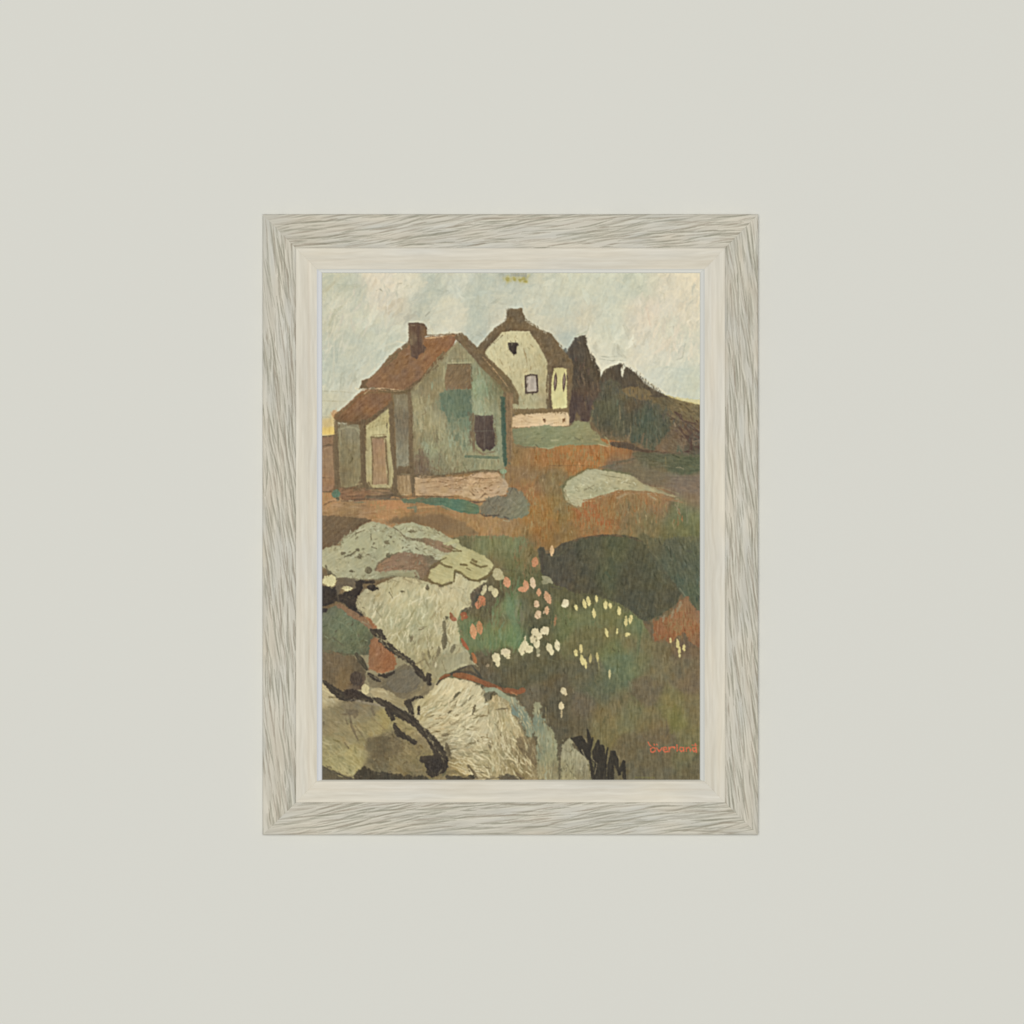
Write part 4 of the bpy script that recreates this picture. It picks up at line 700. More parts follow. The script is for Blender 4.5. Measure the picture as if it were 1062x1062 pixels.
    fray("5 320,790 400,775 470,740 560,800 600,900", 3.2, [(104, 92, 66), (124, 110, 78), (148, 134, 94)], n=110, L=3.2, W=1.1, seed=360, ang=55, jit=35)
    fill("5 318,800 345,780 380,775 410,790 420,830 400,880 340,900 320,860 300,850", (100, 88, 62), rag=1.2, soft=.8, a=.7)
    for s, w, c in [("5 200,640 250,650 240,680", 26, (108, 96, 72)), ("5 215,660 225,720 260,800", 14, (104, 90, 66)), ("5 180,660 260,665", 10, (112, 98, 74)), ("5 190,810 210,840", 9, (98, 84, 60)), ("5 330,630 345,665", 20, (110, 98, 74)), ("5 240,590 330,605 400,620", 14, (148, 138, 116)), ("5 110,570 160,575", 12, (118, 104, 70)), ("5 80,700 78,730", 8, (92, 82, 62)),
                    ("5 230,700 290,760", 6, (176, 164, 116)), ("5 90,900 200,850", 8, (176, 168, 116)), ("5 60,520 130,562", 12, (196, 184, 136)), ("5 245,720 300,800 320,860", 8, (124, 112, 78)), ("5 330,680 400,740", 8, (134, 118, 78))]:
        line(s, w, c, a=.75)
    # ---- rock 4, bottom centre
    fill("5 535,655 560,600 600,575 640,555 665,510 700,480 740,470 780,475 850,492 900,518 920,540 928,600 960,590 K 400,335 480,350 535,390 545,500 600,560 650,685 740,720 765,1000 770,1045 5 640,1012 720,980 735,920 718,870 650,790 580,715",
         cp="""K 150,250,202,189,144 40,300,196,184,138 250,320,196,186,142 100,450,190,178,134 220,450,184,176,134 300,600,188,178,138 100,700,178,170,132 40,600,184,172,128 200,900,172,160,116 100,800,172,162,122 450,430,166,152,108 430,560,182,172,126 450,700,180,168,124 550,600,176,162,116 560,550,184,170,120
         650,750,122,108,76 680,830,118,104,72 600,650,178,162,116 700,900,146,130,90 500,850,154,142,100 600,950,142,128,86 400,900,168,158,114 350,1000,166,152,108 100,950,172,152,96 500,1000,156,144,102 30,900,146,130,88 5 600,650,182,170,122 650,720,184,172,128 720,850,160,150,112 700,940,130,116,80""", sig=6.5, rag=.5, soft=.25, tex=11, ang=60, L=12, W=1.3, mot=6)
    fan = lambda x, y: 62 - (y - 700) * .9 if x < 505 else 95 + (x - 505) * .45
    hatch("5 560,640 700,490 900,530 K 480,380 K 620,600 K 740,1000 5 740,1000 5 730,850", 330, 11, 2.0, fan, cj=11, a=.7, jit=14, seed=61)
    hatch("5 570,640 700,500 900,540 K 500,400 K 640,700 K 700,1000 5 760,1000 5 730,850", 190, 12, 1.3, fan, cj=6, col=[(212, 202, 156), (204, 192, 146), (206, 194, 152)], a=.7, jit=12, seed=62)
    hatch("5 600,680 760,560 900,620 K 500,500 K 600,1000 5 760,1000", 120, 8, 1.1, fan, cj=8, col=[(130, 116, 80), (146, 132, 94), (156, 144, 104)], a=.65, jit=14, seed=63)
    fill("K 590,690 640,680 730,700 745,760 750,930 700,900 620,830 580,760", (120, 105, 74), rag=.8, soft=.6, tex=9, ang=-35, a=.85)
    line("K 560,720 640,850 750,950", 10, (178, 162, 112), a=.8); line("K 520,600 560,760 640,900 740,1000", 10, (172, 156, 108), a=.6); line("K 600,740 720,780", 7, (150, 134, 96), a=.7)
    for s, w, c in [("K 60,350 90,325 115,315", 20, (96, 90, 66)), ("K 15,480 40,465", 14, (110, 100, 72)), ("K 215,485 235,420", 18, (108, 98, 70)), ("K 120,420 170,380 220,350", 22, (150, 142, 108)), ("K 320,400 340,330 390,300", 26, (110, 104, 80)), ("K 410,455 470,445 515,450", 9, (104, 94, 68)), ("K 345,730 370,760", 14, (120, 110, 82)),
                    ("K 0,750 30,820 40,860", 22, (96, 86, 62)), ("K 10,790 80,780", 16, (112, 102, 74)), ("K 170,910 220,970 260,1025", 26, (104, 90, 64)), ("K 260,910 290,1000", 8, (140, 126, 86)), ("K 300,1020 400,1010", 14, (116, 102, 74)), ("K 0,650 60,620", 10, (140, 128, 92)), ("K 580,980 640,1020", 24, (112, 96, 70))]:
        line(s, w, c, a=.75)
    fill("K 0,1000 60,1005 120,1010 240,1034 0,1060", (74, 66, 50), rag=.5, soft=.4); fill("K 440,1000 500,990 560,1010 620,1020 640,1060 440,1060", (78, 70, 54), rag=.6, soft=.4, a=.85); line("K 330,1030 440,1020", 18, (84, 76, 56), a=.8)
    # small grey ledge above rock 4
    fill("K -20,60 0,0 180,-20 200,40 240,90 120,80 60,110 -10,130", (160, 156, 120), rag=.4, soft=.3, tex=9, a=.8)
    smear("3 70,520 450,520 900,700 1000,800 860,1000 K 100,100 K 700,300 K 950,700 K 950,1034 J 30,1034", 2000, 4.0, 1.0, lambda x, y: 60 - (y - 620) * .25, a=.6, jit=35, seed=73, cj=6)
    CR = (106, 98, 72)
    for x, y, rx, ry, an in [(205, 222, 26, 13, 0), (345, 250, 17, 22, 0), (570, 135, 28, 17, -20), (415, 365, 32, 30, 0), (275, 370, 18, 12, 0), (785, 42, 36, 11, 0), (600, 88, 8, 12, 0), (460, 140, 10, 10, 0), (750, 155, 10, 4, 0), (95, 385, 22, 16, -30), (580, 238, 20, 18, 0), (905, 505, 16, 22, 0), (697, 537, 20, 11, 0)]:
        dab('G', x, y, rx, ry, CR if y > 200 else (116, 108, 78), an, a=.9, rag=.5)
    for s, w in [("G 220,250 270,235 335,185", 11), ("G 320,190 335,200", 20), ("G 435,60 440,110", 8), ("G 445,170 482,182", 9), ("G 585,75 605,95", 9), ("G 62,320 75,360 100,385 145,410", 12), ("G 810,180 840,197", 6), ("G 260,375 300,372", 8), ("G 590,545 620,600", 7)]:
        line(s, w * 1.25, CR, a=.9, taper=.3, dry=.2)
    YO = (112, 98, 58)
    for s, w in [("3 628,812 645,828 700,845 750,832", 8), ("3 768,768 762,825", 6), ("3 770,765 800,780 845,815 890,822 930,800 975,770 995,745", 9), ("3 800,735 830,740", 10), ("3 850,722 870,735 905,750 935,742", 8), ("3 695,728 720,745 750,750", 9), ("3 860,712 880,722", 12), ("3 750,645 800,665", 4), ("3 700,640 760,665 800,665", 5), ("3 830,755 850,765", 5), ("3 640,750 690,715 720,700", 4)]:
        line(s, w * 1.35, YO, a=.9, dry=.2, taper=.2)
    for t, x, y, rx, ry, an, c in [('5', 712, 275, 15, 52, -4, (104, 98, 72)), ('5', 712, 200, 7, 40, 4, (120, 114, 84)), ('5', 680, 335, 9, 32, -10, (122, 114, 84)), ('5', 757, 318, 11, 28, -24, (120, 114, 86)), ('5', 632, 350, 7, 30, 12, (126, 118, 84)), ('5', 540, 262, 8, 22, -22, (118, 108, 78)),
                                   ('5', 725, 155, 12, 7, 0, (104, 98, 72)), ('5', 600, 350, 6, 24, 8, (146, 136, 98)), ('5', 655, 395, 6, 26, -6, (150, 140, 104)), ('5', 590, 215, 18, 5, 20, (134, 124, 90)), ('5', 600, 465, 20, 9, -30, (110, 98, 70)),
                                   ('K', 85, 332, 12, 34, -42, (98, 92, 66)), ('K', 28, 474, 8, 22, -52, (108, 98, 70)), ('K', 228, 455, 10, 42, -16, (100, 90, 62)), ('K', 195, 362, 8, 34, -48, (138, 130, 96)), ('K', 140, 410, 7, 36, -44, (146, 138, 102)), ('K', 358, 745, 8, 24, 22, (120, 110, 80)), ('K', 60, 365, 6, 22, -40, (128, 118, 86)),
                                   ('5', 730, 850, 14, 40, 12, (98, 88, 64)), ('5', 715, 770, 22, 8, 10, (122, 110, 80)), ('5', 855, 960, 10, 46, 30, (104, 92, 64)), ('5', 950, 825, 8, 20, 10, (128, 118, 86)), ('5', 705, 800, 30, 7, 22, (140, 128, 92)), ('K', 340, 345, 22, 36, -30, (112, 106, 82)), ('K', 460, 448, 48, 7, 6, (120, 108, 78)),
                                   ('K', 620, 780, 30, 9, -28, (104, 90, 62)), ('K', 480, 900, 8, 40, 32, (140, 128, 92)), ('K', 560, 900, 7, 44, 34, (136, 124, 88)), ('5', 200, 700, 5, 30, 20, (118, 106, 76)), ('5', 225, 650, 26, 14, 0, (112, 100, 76))]:
        dab(t, x, y, rx, ry, c, an, a=.85, rag=.4, th=-.05)
    hatch("K 20,260 200,240 300,330 300,700 60,700", 34, 8, 1.3, 56, cj=5, col=[(214, 204, 160), (208, 198, 152)], a=.75, jit=12, seed=310, dry=.4)
    hatch("K 60,700 300,560 700,700 740,1000 200,1000", 44, 10, 1.3, -52, cj=5, col=[(210, 198, 152), (200, 188, 140)], a=.7, jit=14, seed=311, dry=.4)
    hatch("5 270,60 480,20 700,40 640,400 420,260", 40, 7, 1.4, 72, cj=5, col=[(204, 196, 156), (196, 190, 148)], a=.6, jit=25, seed=312, dry=.5)
    line("K 545,372 565,440 590,505", [24, 46, 30], (112, 148, 146), a=.75, dry=.4); line("K 620,440 665,540 700,650", [26, 44, 26], (118, 148, 140), a=.7, dry=.45); line("K 755,430 765,540 800,620", [16, 34, 40], (120, 148, 138), a=.6, dry=.5); line("K 780,690 800,790", 34, (116, 142, 130), a=.6, dry=.5)
    line("K 320,290 400,284 470,330 530,375", 18, (150, 166, 142), a=.7)
    hatch("5 80,160 150,100 320,220 300,340 90,310", 26, 4, 1.0, 40, cj=6, col=[(126, 144, 112), (86, 96, 72), (110, 128, 98), (92, 84, 64)], a=.6, jit=50, seed=313)
    # black seams
    for s, w in [("5 328,222 365,235 400,268", [14, 38, 10]), ("5 375,275 430,315 550,398", [12, 24, 18]), ("5 400,290 430,300 470,345", 14), ("5 545,400 580,440 610,482", [10, 30, 12]), ("5 318,450 350,472 370,485", 20), ("5 370,458 410,460 450,442", 18), ("5 630,460 632,500", 26),
                 ("5 78,488 120,525 170,565 230,572 260,560 330,590", [10, 26, 34, 38, 34, 16]), ("5 345,578 400,605 440,635 500,668 560,705", [14, 28, 34, 38, 30]), ("5 420,640 440,680", 34), ("5 540,690 590,740 640,790 680,850 695,900", [24, 28, 34, 46, 60]), ("5 640,910 690,930 650,960", [50, 66, 50]), ("5 600,900 660,890", 34),
                 ("5 450,715 475,765 520,785 558,812", [14, 26, 22, 16]), ("5 520,600 535,640", 32), ("5 530,600 560,575 595,572", 14), ("5 578,622 578,662", 12), ("5 545,655 550,680", 14)]:
        line(s, [q * 1.3 for q in w] if isinstance(w, list) else w * 1.25, (60, 53, 44), dry=.16, rag=.8, taper=.3)
    line("5 250,345 275,380 305,425", 34, (72, 66, 50), dry=.2); dab('5', 250, 475, 34, 36, (74, 62, 52), rag=.8, a=.9); dab('5', 225, 555, 50, 26, (60, 50, 42), -10, rag=.8); dab('5', 660, 930, 52, 36, (56, 50, 44), rag=.8)
    line("5 320,455 370,480 390,490", 5, (160, 150, 120), a=.8); line("5 700,950 680,975", 5, (150, 142, 108), a=.8)
    dab('5', 298, 530, 21, 30, (196, 184, 132), rag=.6); line("5 215,590 235,580 300,600", 7, (150, 140, 118), a=.7)
    fill("5 240,985 265,955 300,938 330,960 420,972 520,985 620,990 640,1015 240,1015", (66, 60, 46), rag=.7, soft=.4); fill("5 60,925 110,955 160,985 240,1000 240,1015 60,1015", (92, 84, 62), rag=.5, soft=.5); line("5 70,930 120,960 220,1000", 10, (74, 68, 52)); line("5 100,940 160,985", 5, (138, 128, 94), a=.6)
    dab('5', 850, 992, 24, 12, (70, 64, 50), rag=.8); line("5 690,980 760,960 860,1005", 20, (112, 100, 68), a=.6)
    for i, (q, sp, n) in enumerate([("5 80,490 170,565 330,590", 1.8, 60), ("5 345,578 500,668 640,790 700,900", 1.8, 110), ("5 328,222 550,398 610,482", 1.2, 60), ("G 33,600 150,600 310,600 380,750", 3.0, 60), ("5 240,990 420,975 640,1000", 2.0, 60), ("5 70,930 240,1000", 1.6, 30), ("K 0,1010 240,1030", 1.6, 30), ("K 440,1010 640,1030", 1.4, 24)]):
        fray(q, sp, [(70, 61, 50), (84, 74, 58), (98, 88, 66)], n=n, L=3, seed=270 + i, a=.55)
    for i, (q, c) in enumerate([("5 600,500 540,640 640,790 720,920", [(186, 174, 130), (160, 148, 108)]), ("3 250,930 430,815 700,850 860,870", [(172, 166, 124), (120, 110, 80)]), ("5 320,220 400,290 550,410", [(178, 168, 124), (120, 106, 76)]),
                                ("5 860,60 785,180 850,380", [(112, 104, 72), (150, 140, 102)]), ("3 130,640 270,540 440,525 640,545 790,630", [(124, 108, 76), (160, 160, 122)]), ("5 70,330 240,350 320,345", [(100, 92, 68), (110, 110, 80)]), ("K 320,400 530,400 600,560 740,760", [(176, 164, 118), (140, 130, 96)])]):
        fray(q, 1.3, c, n=60, L=3, seed=290 + i, a=.5)
    # red ridge and its dark line
    for s, w, c in [("5 672,505 700,470 745,452 830,408", [8, 14, 14, 8], (72, 66, 54)), ("5 760,440 850,440 910,475", 14, (80, 68, 54)), ("5 860,410 885,440 910,472", 14, (72, 70, 60)), ("5 690,475 720,458 740,455", 20, (150, 90, 62)), ("5 765,455 800,458 860,470", [20, 34, 28], (150, 88, 60)), ("5 840,465 880,480 930,500", [26, 26, 16], (158, 92, 62)),
                    ("5 880,482 930,500 990,525 1062,545", [16, 28, 26, 20], (140, 84, 62)), ("6 -20,530 10,540 40,545 60,535", [20, 26, 24, 30], (150, 84, 60)), ("6 0,545 30,560", 10, (176, 120, 86)), ("K 440,240 470,290", 12, (76, 68, 56)), ("5 990,525 1010,530", 14, (166, 108, 78))]:
        line(s, w, c, a=.92, dry=.2)
    # blue-green dabs
    fill("K 312,282 370,272 425,280 480,320 540,360 530,395 440,345 400,305 330,318", cp="K 360,290,146,160,132 480,340,146,158,126", rag=.3, soft=.2)
    fill("K 532,350 570,360 600,390 604,520 570,510 542,490 538,420", cp="K 560,450,118,142,130 590,400,150,156,126", sig=3, rag=.6, soft=.2, tex=10); fill("K 608,420 640,440 680,500 720,580 725,640 710,690 665,670 640,600 612,550", cp="K 640,480,120,142,126 680,600,128,144,122 650,560,132,142,116", rag=.8, soft=.25, tex=11)
    line("K 598,380 602,540", 7, (198, 194, 148)); line("K 535,380 530,520", 8, (190, 180, 132)); line("K 600,560 660,700 700,720", 10, (156, 142, 102), a=.7)
    fill("K 722,420 745,385 775,400 785,490 820,560 880,610 912,690 925,850 950,1045 765,1045 752,850 755,700 722,600", cp="K 750,430,150,152,118 760,560,122,140,120 800,700,146,154,124 860,700,150,156,120 790,770,124,138,114 850,850,148,150,112 830,980,150,142,104 900,950,134,126,92 780,620,132,146,120 890,650,142,144,108", sig=5, rag=1.1, soft=.6, tex=10, ang=95)
    hatch("K 740,450 900,680 930,1030 780,1030 750,700", 110, 7, 1.2, 94, cj=9, col=[(160, 160, 122), (132, 142, 114), (150, 144, 104), (168, 160, 116), (116, 112, 82)], a=.5, jit=10, seed=64)
    hatch("K 520,360 720,480 760,1000 700,1000 600,560", 60, 9, 1.0, 106, cj=7, col=[(192, 180, 134), (170, 158, 114), (128, 116, 84)], a=.55, jit=10, seed=164)
    line("K 822,440 825,560", 7, (150, 140, 96), a=.8); line("K 755,700 752,900 768,1030", 6, (180, 170, 122), a=.7)
    fill("K 930,860 965,800 968,735 1010,700 1062,760 L 60,820 110,850 125,950 150,1050 K 950,1050", cp="K 1000,760,156,152,118 1040,850,158,156,122 L 60,900,156,150,116 L 100,980,140,132,98 K 990,950,152,146,106", sig=5, rag=1.3, soft=.6, tex=13)
    hatch("K 970,750 L 60,840 L 120,1030 K 970,1030", 60, 4, .8, 80, cj=8, col=[(110, 104, 78), (172, 166, 128), (140, 134, 100)], a=.6, jit=30, seed=65)
    line("K 940,800 935,1030", 26, (96, 88, 66), a=.7); line("K 1030,740 1050,800", 18, (112, 116, 90), a=.7)
    # dark plants
    BP = (52, 48, 40)
    for s, w in [("K 1030,690 L 20,720 70,790 120,860", [10, 50, 60, 30]), ("L 0,690 50,690 90,760", [20, 40, 60]), ("L 102,605 115,670 130,740", [8, 34, 40]), ("L 150,690 125,760 110,830", [14, 36, 44]), ("L 125,860 140,930 160,1045", [18, 30, 34]), ("L 195,710 185,800 165,870", [18, 80, 46]), ("L 225,770 210,860 200,940 200,1045", [50, 90, 80, 66]), ("L 275,770 250,880 240,1045", [8, 34, 44]),
                 ("L 310,805 300,900 295,1045", [28, 56, 62]), ("L 325,810 350,900 372,985", [30, 46, 26]), ("L 405,880 385,940 365,990", [18, 36, 20]), ("L 412,885 408,960 415,1045", [12, 30, 26])]:
        line(s, w, BP, dry=.12, rag=.4)
    for s, w, c in [("L 140,840 150,870 185,905 165,990", 8, (160, 148, 108)), ("L 280,800 270,900", 8, (136, 124, 84)), ("L 340,790 365,850 372,930", 8, (138, 126, 88)), ("L 85,690 100,730", 8, (150, 138, 106)), ("L 335,960 350,1010", 8, (120, 112, 80)), ("L 60,790 90,850", 9, (164, 154, 120))]:
        line(s, w, c, a=.85)

    # ---- flowers
    SA = (206, 142, 108)
    for x, y, rx, ry, c, an in [(500, 462, 26, 42, SA, 15), (632, 522, 38, 22, SA, 0), (660, 482, 20, 38, SA, 20), (765, 545, 18, 30, (202, 146, 112), 0), (838, 588, 24, 52, (198, 148, 116), 22), (290, 610, 26, 36, (196, 120, 90), 0), (264, 645, 24, 36, (196, 124, 94), -10), (305, 630, 18, 26, (190, 112, 84), 0),
                               (222, 870, 25, 60, (206, 144, 104), 4), (275, 838, 24, 54, (190, 132, 94), 8), (732, 296, 23, 42, (196, 132, 98), -15), (872, 200, 16, 40, (204, 168, 124), 0), (716, 466, 21, 46, (206, 180, 144), 8), (745, 642, 20, 26, (206, 174, 138), 0), (832, 692, 16, 34, (204, 160, 124), 0),
                               (758, 730, 23, 31, (208, 178, 142), -15), (808, 712, 8, 10, (200, 170, 136), 0), (42, 745, 14, 34, (152, 96, 72), 12), (62, 768, 22, 16, (166, 106, 84), 0), (140, 728, 24, 20, (156, 88, 64), 30), (158, 748, 20, 16, (150, 84, 62), -20), (132, 760, 12, 16, (164, 104, 74), 0), (900, 780, 9, 40, (160, 118, 84), -8), (986, 636, 24, 32, (212, 200, 158), 0), (975, 650, 18, 16, (216, 206, 164), 0),
                               (812, 862, 34, 28, (212, 200, 156), 35), (835, 880, 12, 18, (206, 196, 150), 0), (735, 875, 28, 30, (212, 200, 154), 0), (762, 905, 28, 30, (210, 198, 152), 0), (712, 930, 18, 34, (206, 194, 148), 0), (748, 965, 24, 44, (208, 198, 152), 0), (650, 985, 26, 34, (212, 202, 154), 0), (625, 1020, 24, 44, (208, 198, 150), 0),
                               (680, 1015, 34, 28, (210, 200, 152), 0), (652, 930, 6, 26, (200, 190, 146), 0), (760, 1030, 14, 26, (150, 148, 112), 0), (852, 1005, 24, 38, (212, 202, 154), 20), (872, 1040, 18, 26, (206, 196, 148), 0), (918, 985, 20, 44, (214, 204, 158), 8), (490, 1040, 36, 28, (208, 194, 152), 0), (410, 1056, 20, 10, (196, 186, 146), 0),
                               (836, 440, 50, 21, (152, 150, 116), -32), (812, 462, 26, 16, (140, 140, 106), -20), (315, 520, 17, 36, (190, 180, 134), -15), (300, 550, 14, 18, (186, 176, 130), 0), (403, 548, 23, 36, (198, 188, 138), 0), (368, 515, 22, 20, (184, 176, 130), 0), (425, 395, 36, 46, (180, 172, 126), 20), (460, 420, 16, 16, (176, 166, 118), 0)]:
        dab('H', x, y, rx * 1.15, ry * 1.12, c, an, rag=.4)
    dab('H', 146, 738, 8, 6, (190, 132, 92), rag=.4)
    line("H 125,930 150,980 180,1015", [20, 34, 18], (168, 88, 64)); line("K 215,-10 232,30 238,60", [20, 36, 30], (178, 104, 68)); line("K 215,60 260,95", 10, (196, 186, 142), a=.8)
    for x, y in ((745, 640), (745, 640)): dab('H', x - 8, y + 8, 6, 8, (180, 140, 108), a=.6)
    for x, y in ((650, 1035), (735, 915), (745, 945), (700, 905)): dab('H', x, y, 8, 9, (120, 110, 80), a=.6)
    YE = (208, 196, 124)
    for x, y, rx, ry, an in [(82, 642, 17, 42, 15), (115, 620, 18, 44, 15), (180, 602, 11, 38, 5), (10, 668, 12, 30, 20), (160, 722, 16, 44, 5), (255, 650, 18, 38, 0), (293, 655, 15, 27, 10), (367, 700, 16, 38, 5), (425, 785, 15, 46, -3), (463, 768, 17, 42, -10), (264, 880, 13, 42, 14), (352, 868, 9, 26, 0), (440, 892, 24, 14, 0), (428, 905, 12, 12, 0),
                             (52, 1010, 15, 40, 0), (8, 1042, 18, 26, 0), (793, 945, 10, 24, 0), (852, 972, 14, 44, 5), (868, 1025, 12, 34, 0), (905, 1005, 12, 34, 0)]:
        dab('I', x, y, rx, ry, YE if y < 930 else (200, 186, 118), an, rag=.38)
    line("I 425,755 425,820", 3, (130, 120, 72), a=.7); line("I 462,745 465,790", 3, (140, 130, 78), a=.6)
    for x, y, rx, ry, an, c in [(62, 45, 18, 50, 10, YE), (90, 75, 12, 42, 5, YE), (130, 35, 13, 40, -5, (176, 164, 104)), (188, 20, 11, 42, 5, (190, 178, 112)), (200, 90, 5, 40, 5, (150, 146, 92)), (289, 160, 11, 42, 0, (192, 184, 128)), (870, 6, 10, 18, 0, (196, 184, 120)), (12, 0, 14, 14, 0, YE)]:
        dab('L', x, y, rx, ry, c, an, rag=.25)
    for x, y, rx, ry, c in [(415, 30, 32, 36, (212, 200, 152)), (425, 75, 20, 28, (206, 194, 146)), (395, 10, 20, 18, (208, 196, 150)), (500, 5, 30, 14, (210, 198, 150)), (510, 25, 16, 12, (196, 184, 138)), (340, 92, 12, 16, (150, 134, 104)), (968, 300, 24, 28, (204, 190, 146)), (985, 320, 14, 24, (196, 180, 136)), (950, 425, 22, 36, (206, 190, 144)), (953, 490, 8, 40, (176, 160, 118)), (760, 5, 14, 14, (176, 168, 130))]:
        dab('K', x, y, rx, ry, c, 0, rag=.4)
    for x, y, rx, ry in ((872, 645, 16, 30), (855, 685, 12, 32), (808, 725, 11, 46), (735, 765, 10, 36)): dab('I', x, y, rx, ry, (152, 138, 104), -14, a=.75)
    # stems and grass flecks round the flowers
    hatch("H 600,700 I 0,700 I 560,900 I 500,1060 H 700,1060", 70, 6, .6, 96, cj=7, col=[(80, 80, 54), (116, 122, 80), (132, 118, 76)], a=.5, jit=12, seed=66)
    hatch("H 250,620 400,620 420,1000 300,1040", 30, 7, .7, 88, cj=6, col=[(84, 78, 54), (112, 120, 82)], a=.5, jit=14, seed=67)

def paint_signature():
    o = (210, 108, 76)
    def sg(p, w=1.25):
        w *= 1.15
        P = [(665 + x * 66 / 1062., 755 + y * 66 / 1062.) for x, y in p]
        stroke(P, w, o, dry=.25, taper=.15, rag=.3, a=.88, th=.1)
    sg([(115, 235), (135, 275), (165, 305)], .9)
    sg([(215, 272), (222, 285)], 1.0); sg([(255, 268), (262, 282)], 1.0)
    sg([(190, 325), (155, 350), (160, 395), (195, 408), (232, 380), (228, 335), (190, 325)], 1.3)
    sg([(255, 335), (300, 392), (345, 335)], 1.4)
    sg([(372, 362), (425, 352), (415, 322), (380, 325), (368, 370), (395, 402), (440, 392)], 1.25)
    sg([(462, 325), (470, 392)], 1.4); sg([(470, 350), (500, 318), (560, 322)], 1.4); sg([(545, 318), (552, 345)], 1.2)
    sg([(596, 284), (600, 385)], 1.4); sg([(600, 380), (640, 350)], .9)
    sg([(700, 330), (650, 325), (640, 365), (672, 392), (705, 365)], 1.3); sg([(708, 328), (715, 398)], 1.2)
    sg([(748, 328), (755, 388)], 1.3); sg([(755, 345), (795, 322), (815, 345), (822, 388)], 1.3)
    sg([(905, 332), (865, 335), (858, 370), (885, 392), (912, 370)], 1.4); sg([(900, 262), (915, 330), (922, 400)], 1.3)
    sg([(848, 285), (935, 290)], .9)

def paint_canvas():
    "the weave of the canvas and its worn ground showing through the whole picture"
    sh = SH
    b = sh.box(sh.x0, sh.y0, sh.x0 + sh.w / S, sh.y0 + sh.h / S); X, Y = b[4], b[5]
    i0, i1, j0, j1 = b[:4]
    r = sh.rgb
    lum = r.mean(-1)
    sat = (r[..., 0] - r[..., 2])
    amt = 1.8 + 3.0 * np.clip((150 - lum) / 60, 0, 1) + 2.5 * np.clip((sat - 50) / 40, 0, 1)
    vert = vnoise(X / .6, Y / 3.2, 40) + vnoise(X / 1.1, Y / 6, 42) * .5 - .75
    hori = vnoise(X / 2.6, Y / .6, 44) + vnoise(X / 5, Y / 1.1, 46) * .4 - .7
    n = vert * 1.0 + hori * .6
    r += (n * amt * 1.5)[..., None] * np.array((1, 1.02, .8), np.float32)
    sp = vnoise(X / .55, Y / .55, 50) - .5
    org = np.clip((r[..., 0] - r[..., 1] - 26) / 26, 0, 1) * np.clip((Y - 455) / 10, 0, 1) * ((Y < 560) | (X > 630)) * (Y < 720)
    thr = np.clip((vnoise(X / .7, Y / 4.5, 60) * .6 + vnoise(X / 6, Y / 6, 61) * .5 + vnoise(X / 3, Y / .6, 63) * .25 - .72) * 4, 0, .6)[..., None] * org[..., None]
    r *= (1 - thr); r += thr * np.array((146, 134, 92), np.float32)
    r += (sp * amt * 1.1)[..., None]
    g = vnoise(X / 2.2, Y / 2.2, 53) - .5
    r += (g * 7)[..., None] * np.array((1.1, .8, .4), np.float32)
    sh.th += n * .02 + sp * .02
    k = np.clip(r, 0, 255)
    # soften by a hair, like thinned paint soaking into the weave
    k2 = (k + np.roll(k, 1, 0) + np.roll(k, -1, 0) + np.roll(k, 1, 1) + np.roll(k, -1, 1)) / 5
    sh.rgb = k2
    sh.rgb[0] = k[0]; sh.rgb[-1] = k[-1]; sh.rgb[:, 0] = k[:, 0]; sh.rgb[:, -1] = k[:, -1]

VIVID = 0.80         # all pigments greyed a little by old varnish
PIC = (334.0, 283.0, 726.0, 809.0)

def make_picture():
    global SH
    SH = Sheet(PIC[0] - 2, PIC[1] - 2, PIC[2] + 2, PIC[3] + 2, (150, 140, 105))
    paint_picture()
    l = SH.rgb.mean(-1, keepdims=True)
    r_, g_ = SH.rgb[..., 0:1], SH.rgb[..., 1:2]
    k = VIVID + .02 * np.clip((r_ - g_ - 10) / 20, 0, 1) - .04 * np.clip((r_ - g_ - 35) / 25, 0, 1)
    grn = np.clip((g_ - r_ + 4) / 16, 0, 1) * np.clip((172 - l) / 12, 0, 1)
    SH.rgb[:] = (l + (SH.rgb - l) * k) * np.array((1.018, .997, .96), np.float32) - grn * np.array((-2.5, 1, 2.5), np.float32) - np.clip((r_ - g_ - 20) / 30, 0, 1) * np.array((0, -2, 6), np.float32)
    l = SH.rgb.mean(-1, keepdims=True)
    SH.rgb += 6 * np.clip(1 - l / 125, 0, 1) + np.clip((l - 135) / 45, 0, 1) * np.array((6, 7, 9), np.float32) * np.clip(((SH.y0 + np.arange(SH.h, dtype=np.float32) / S)[:, None, None] - 330) / 70, 0, 1)
    k = SH.rgb
    SH.rgb = (k * 2 + np.roll(k, 1, 0) + np.roll(k, -1, 0) + np.roll(k, 1, 1) + np.roll(k, -1, 1)) / 6
    paint_signature(); paint_canvas()
    k = SH.rgb
    lo = np.stack([blur(k[..., q], 1.4) for q in range(3)], -1)
    SH.rgb = np.clip(k + (k - lo) * .65, 20, 240)
    return SH

# ------------------------------------------------------------------ weathered wood of the frame
FR = (272.3, 222.2, 786.4, 865.9)          # outer edge
MB = 34.8                                  # width of the outer moulding (plus/minus per side)
INX = (307.0, 257.5, 751.8, 832.2)         # line between outer moulding and inner moulding

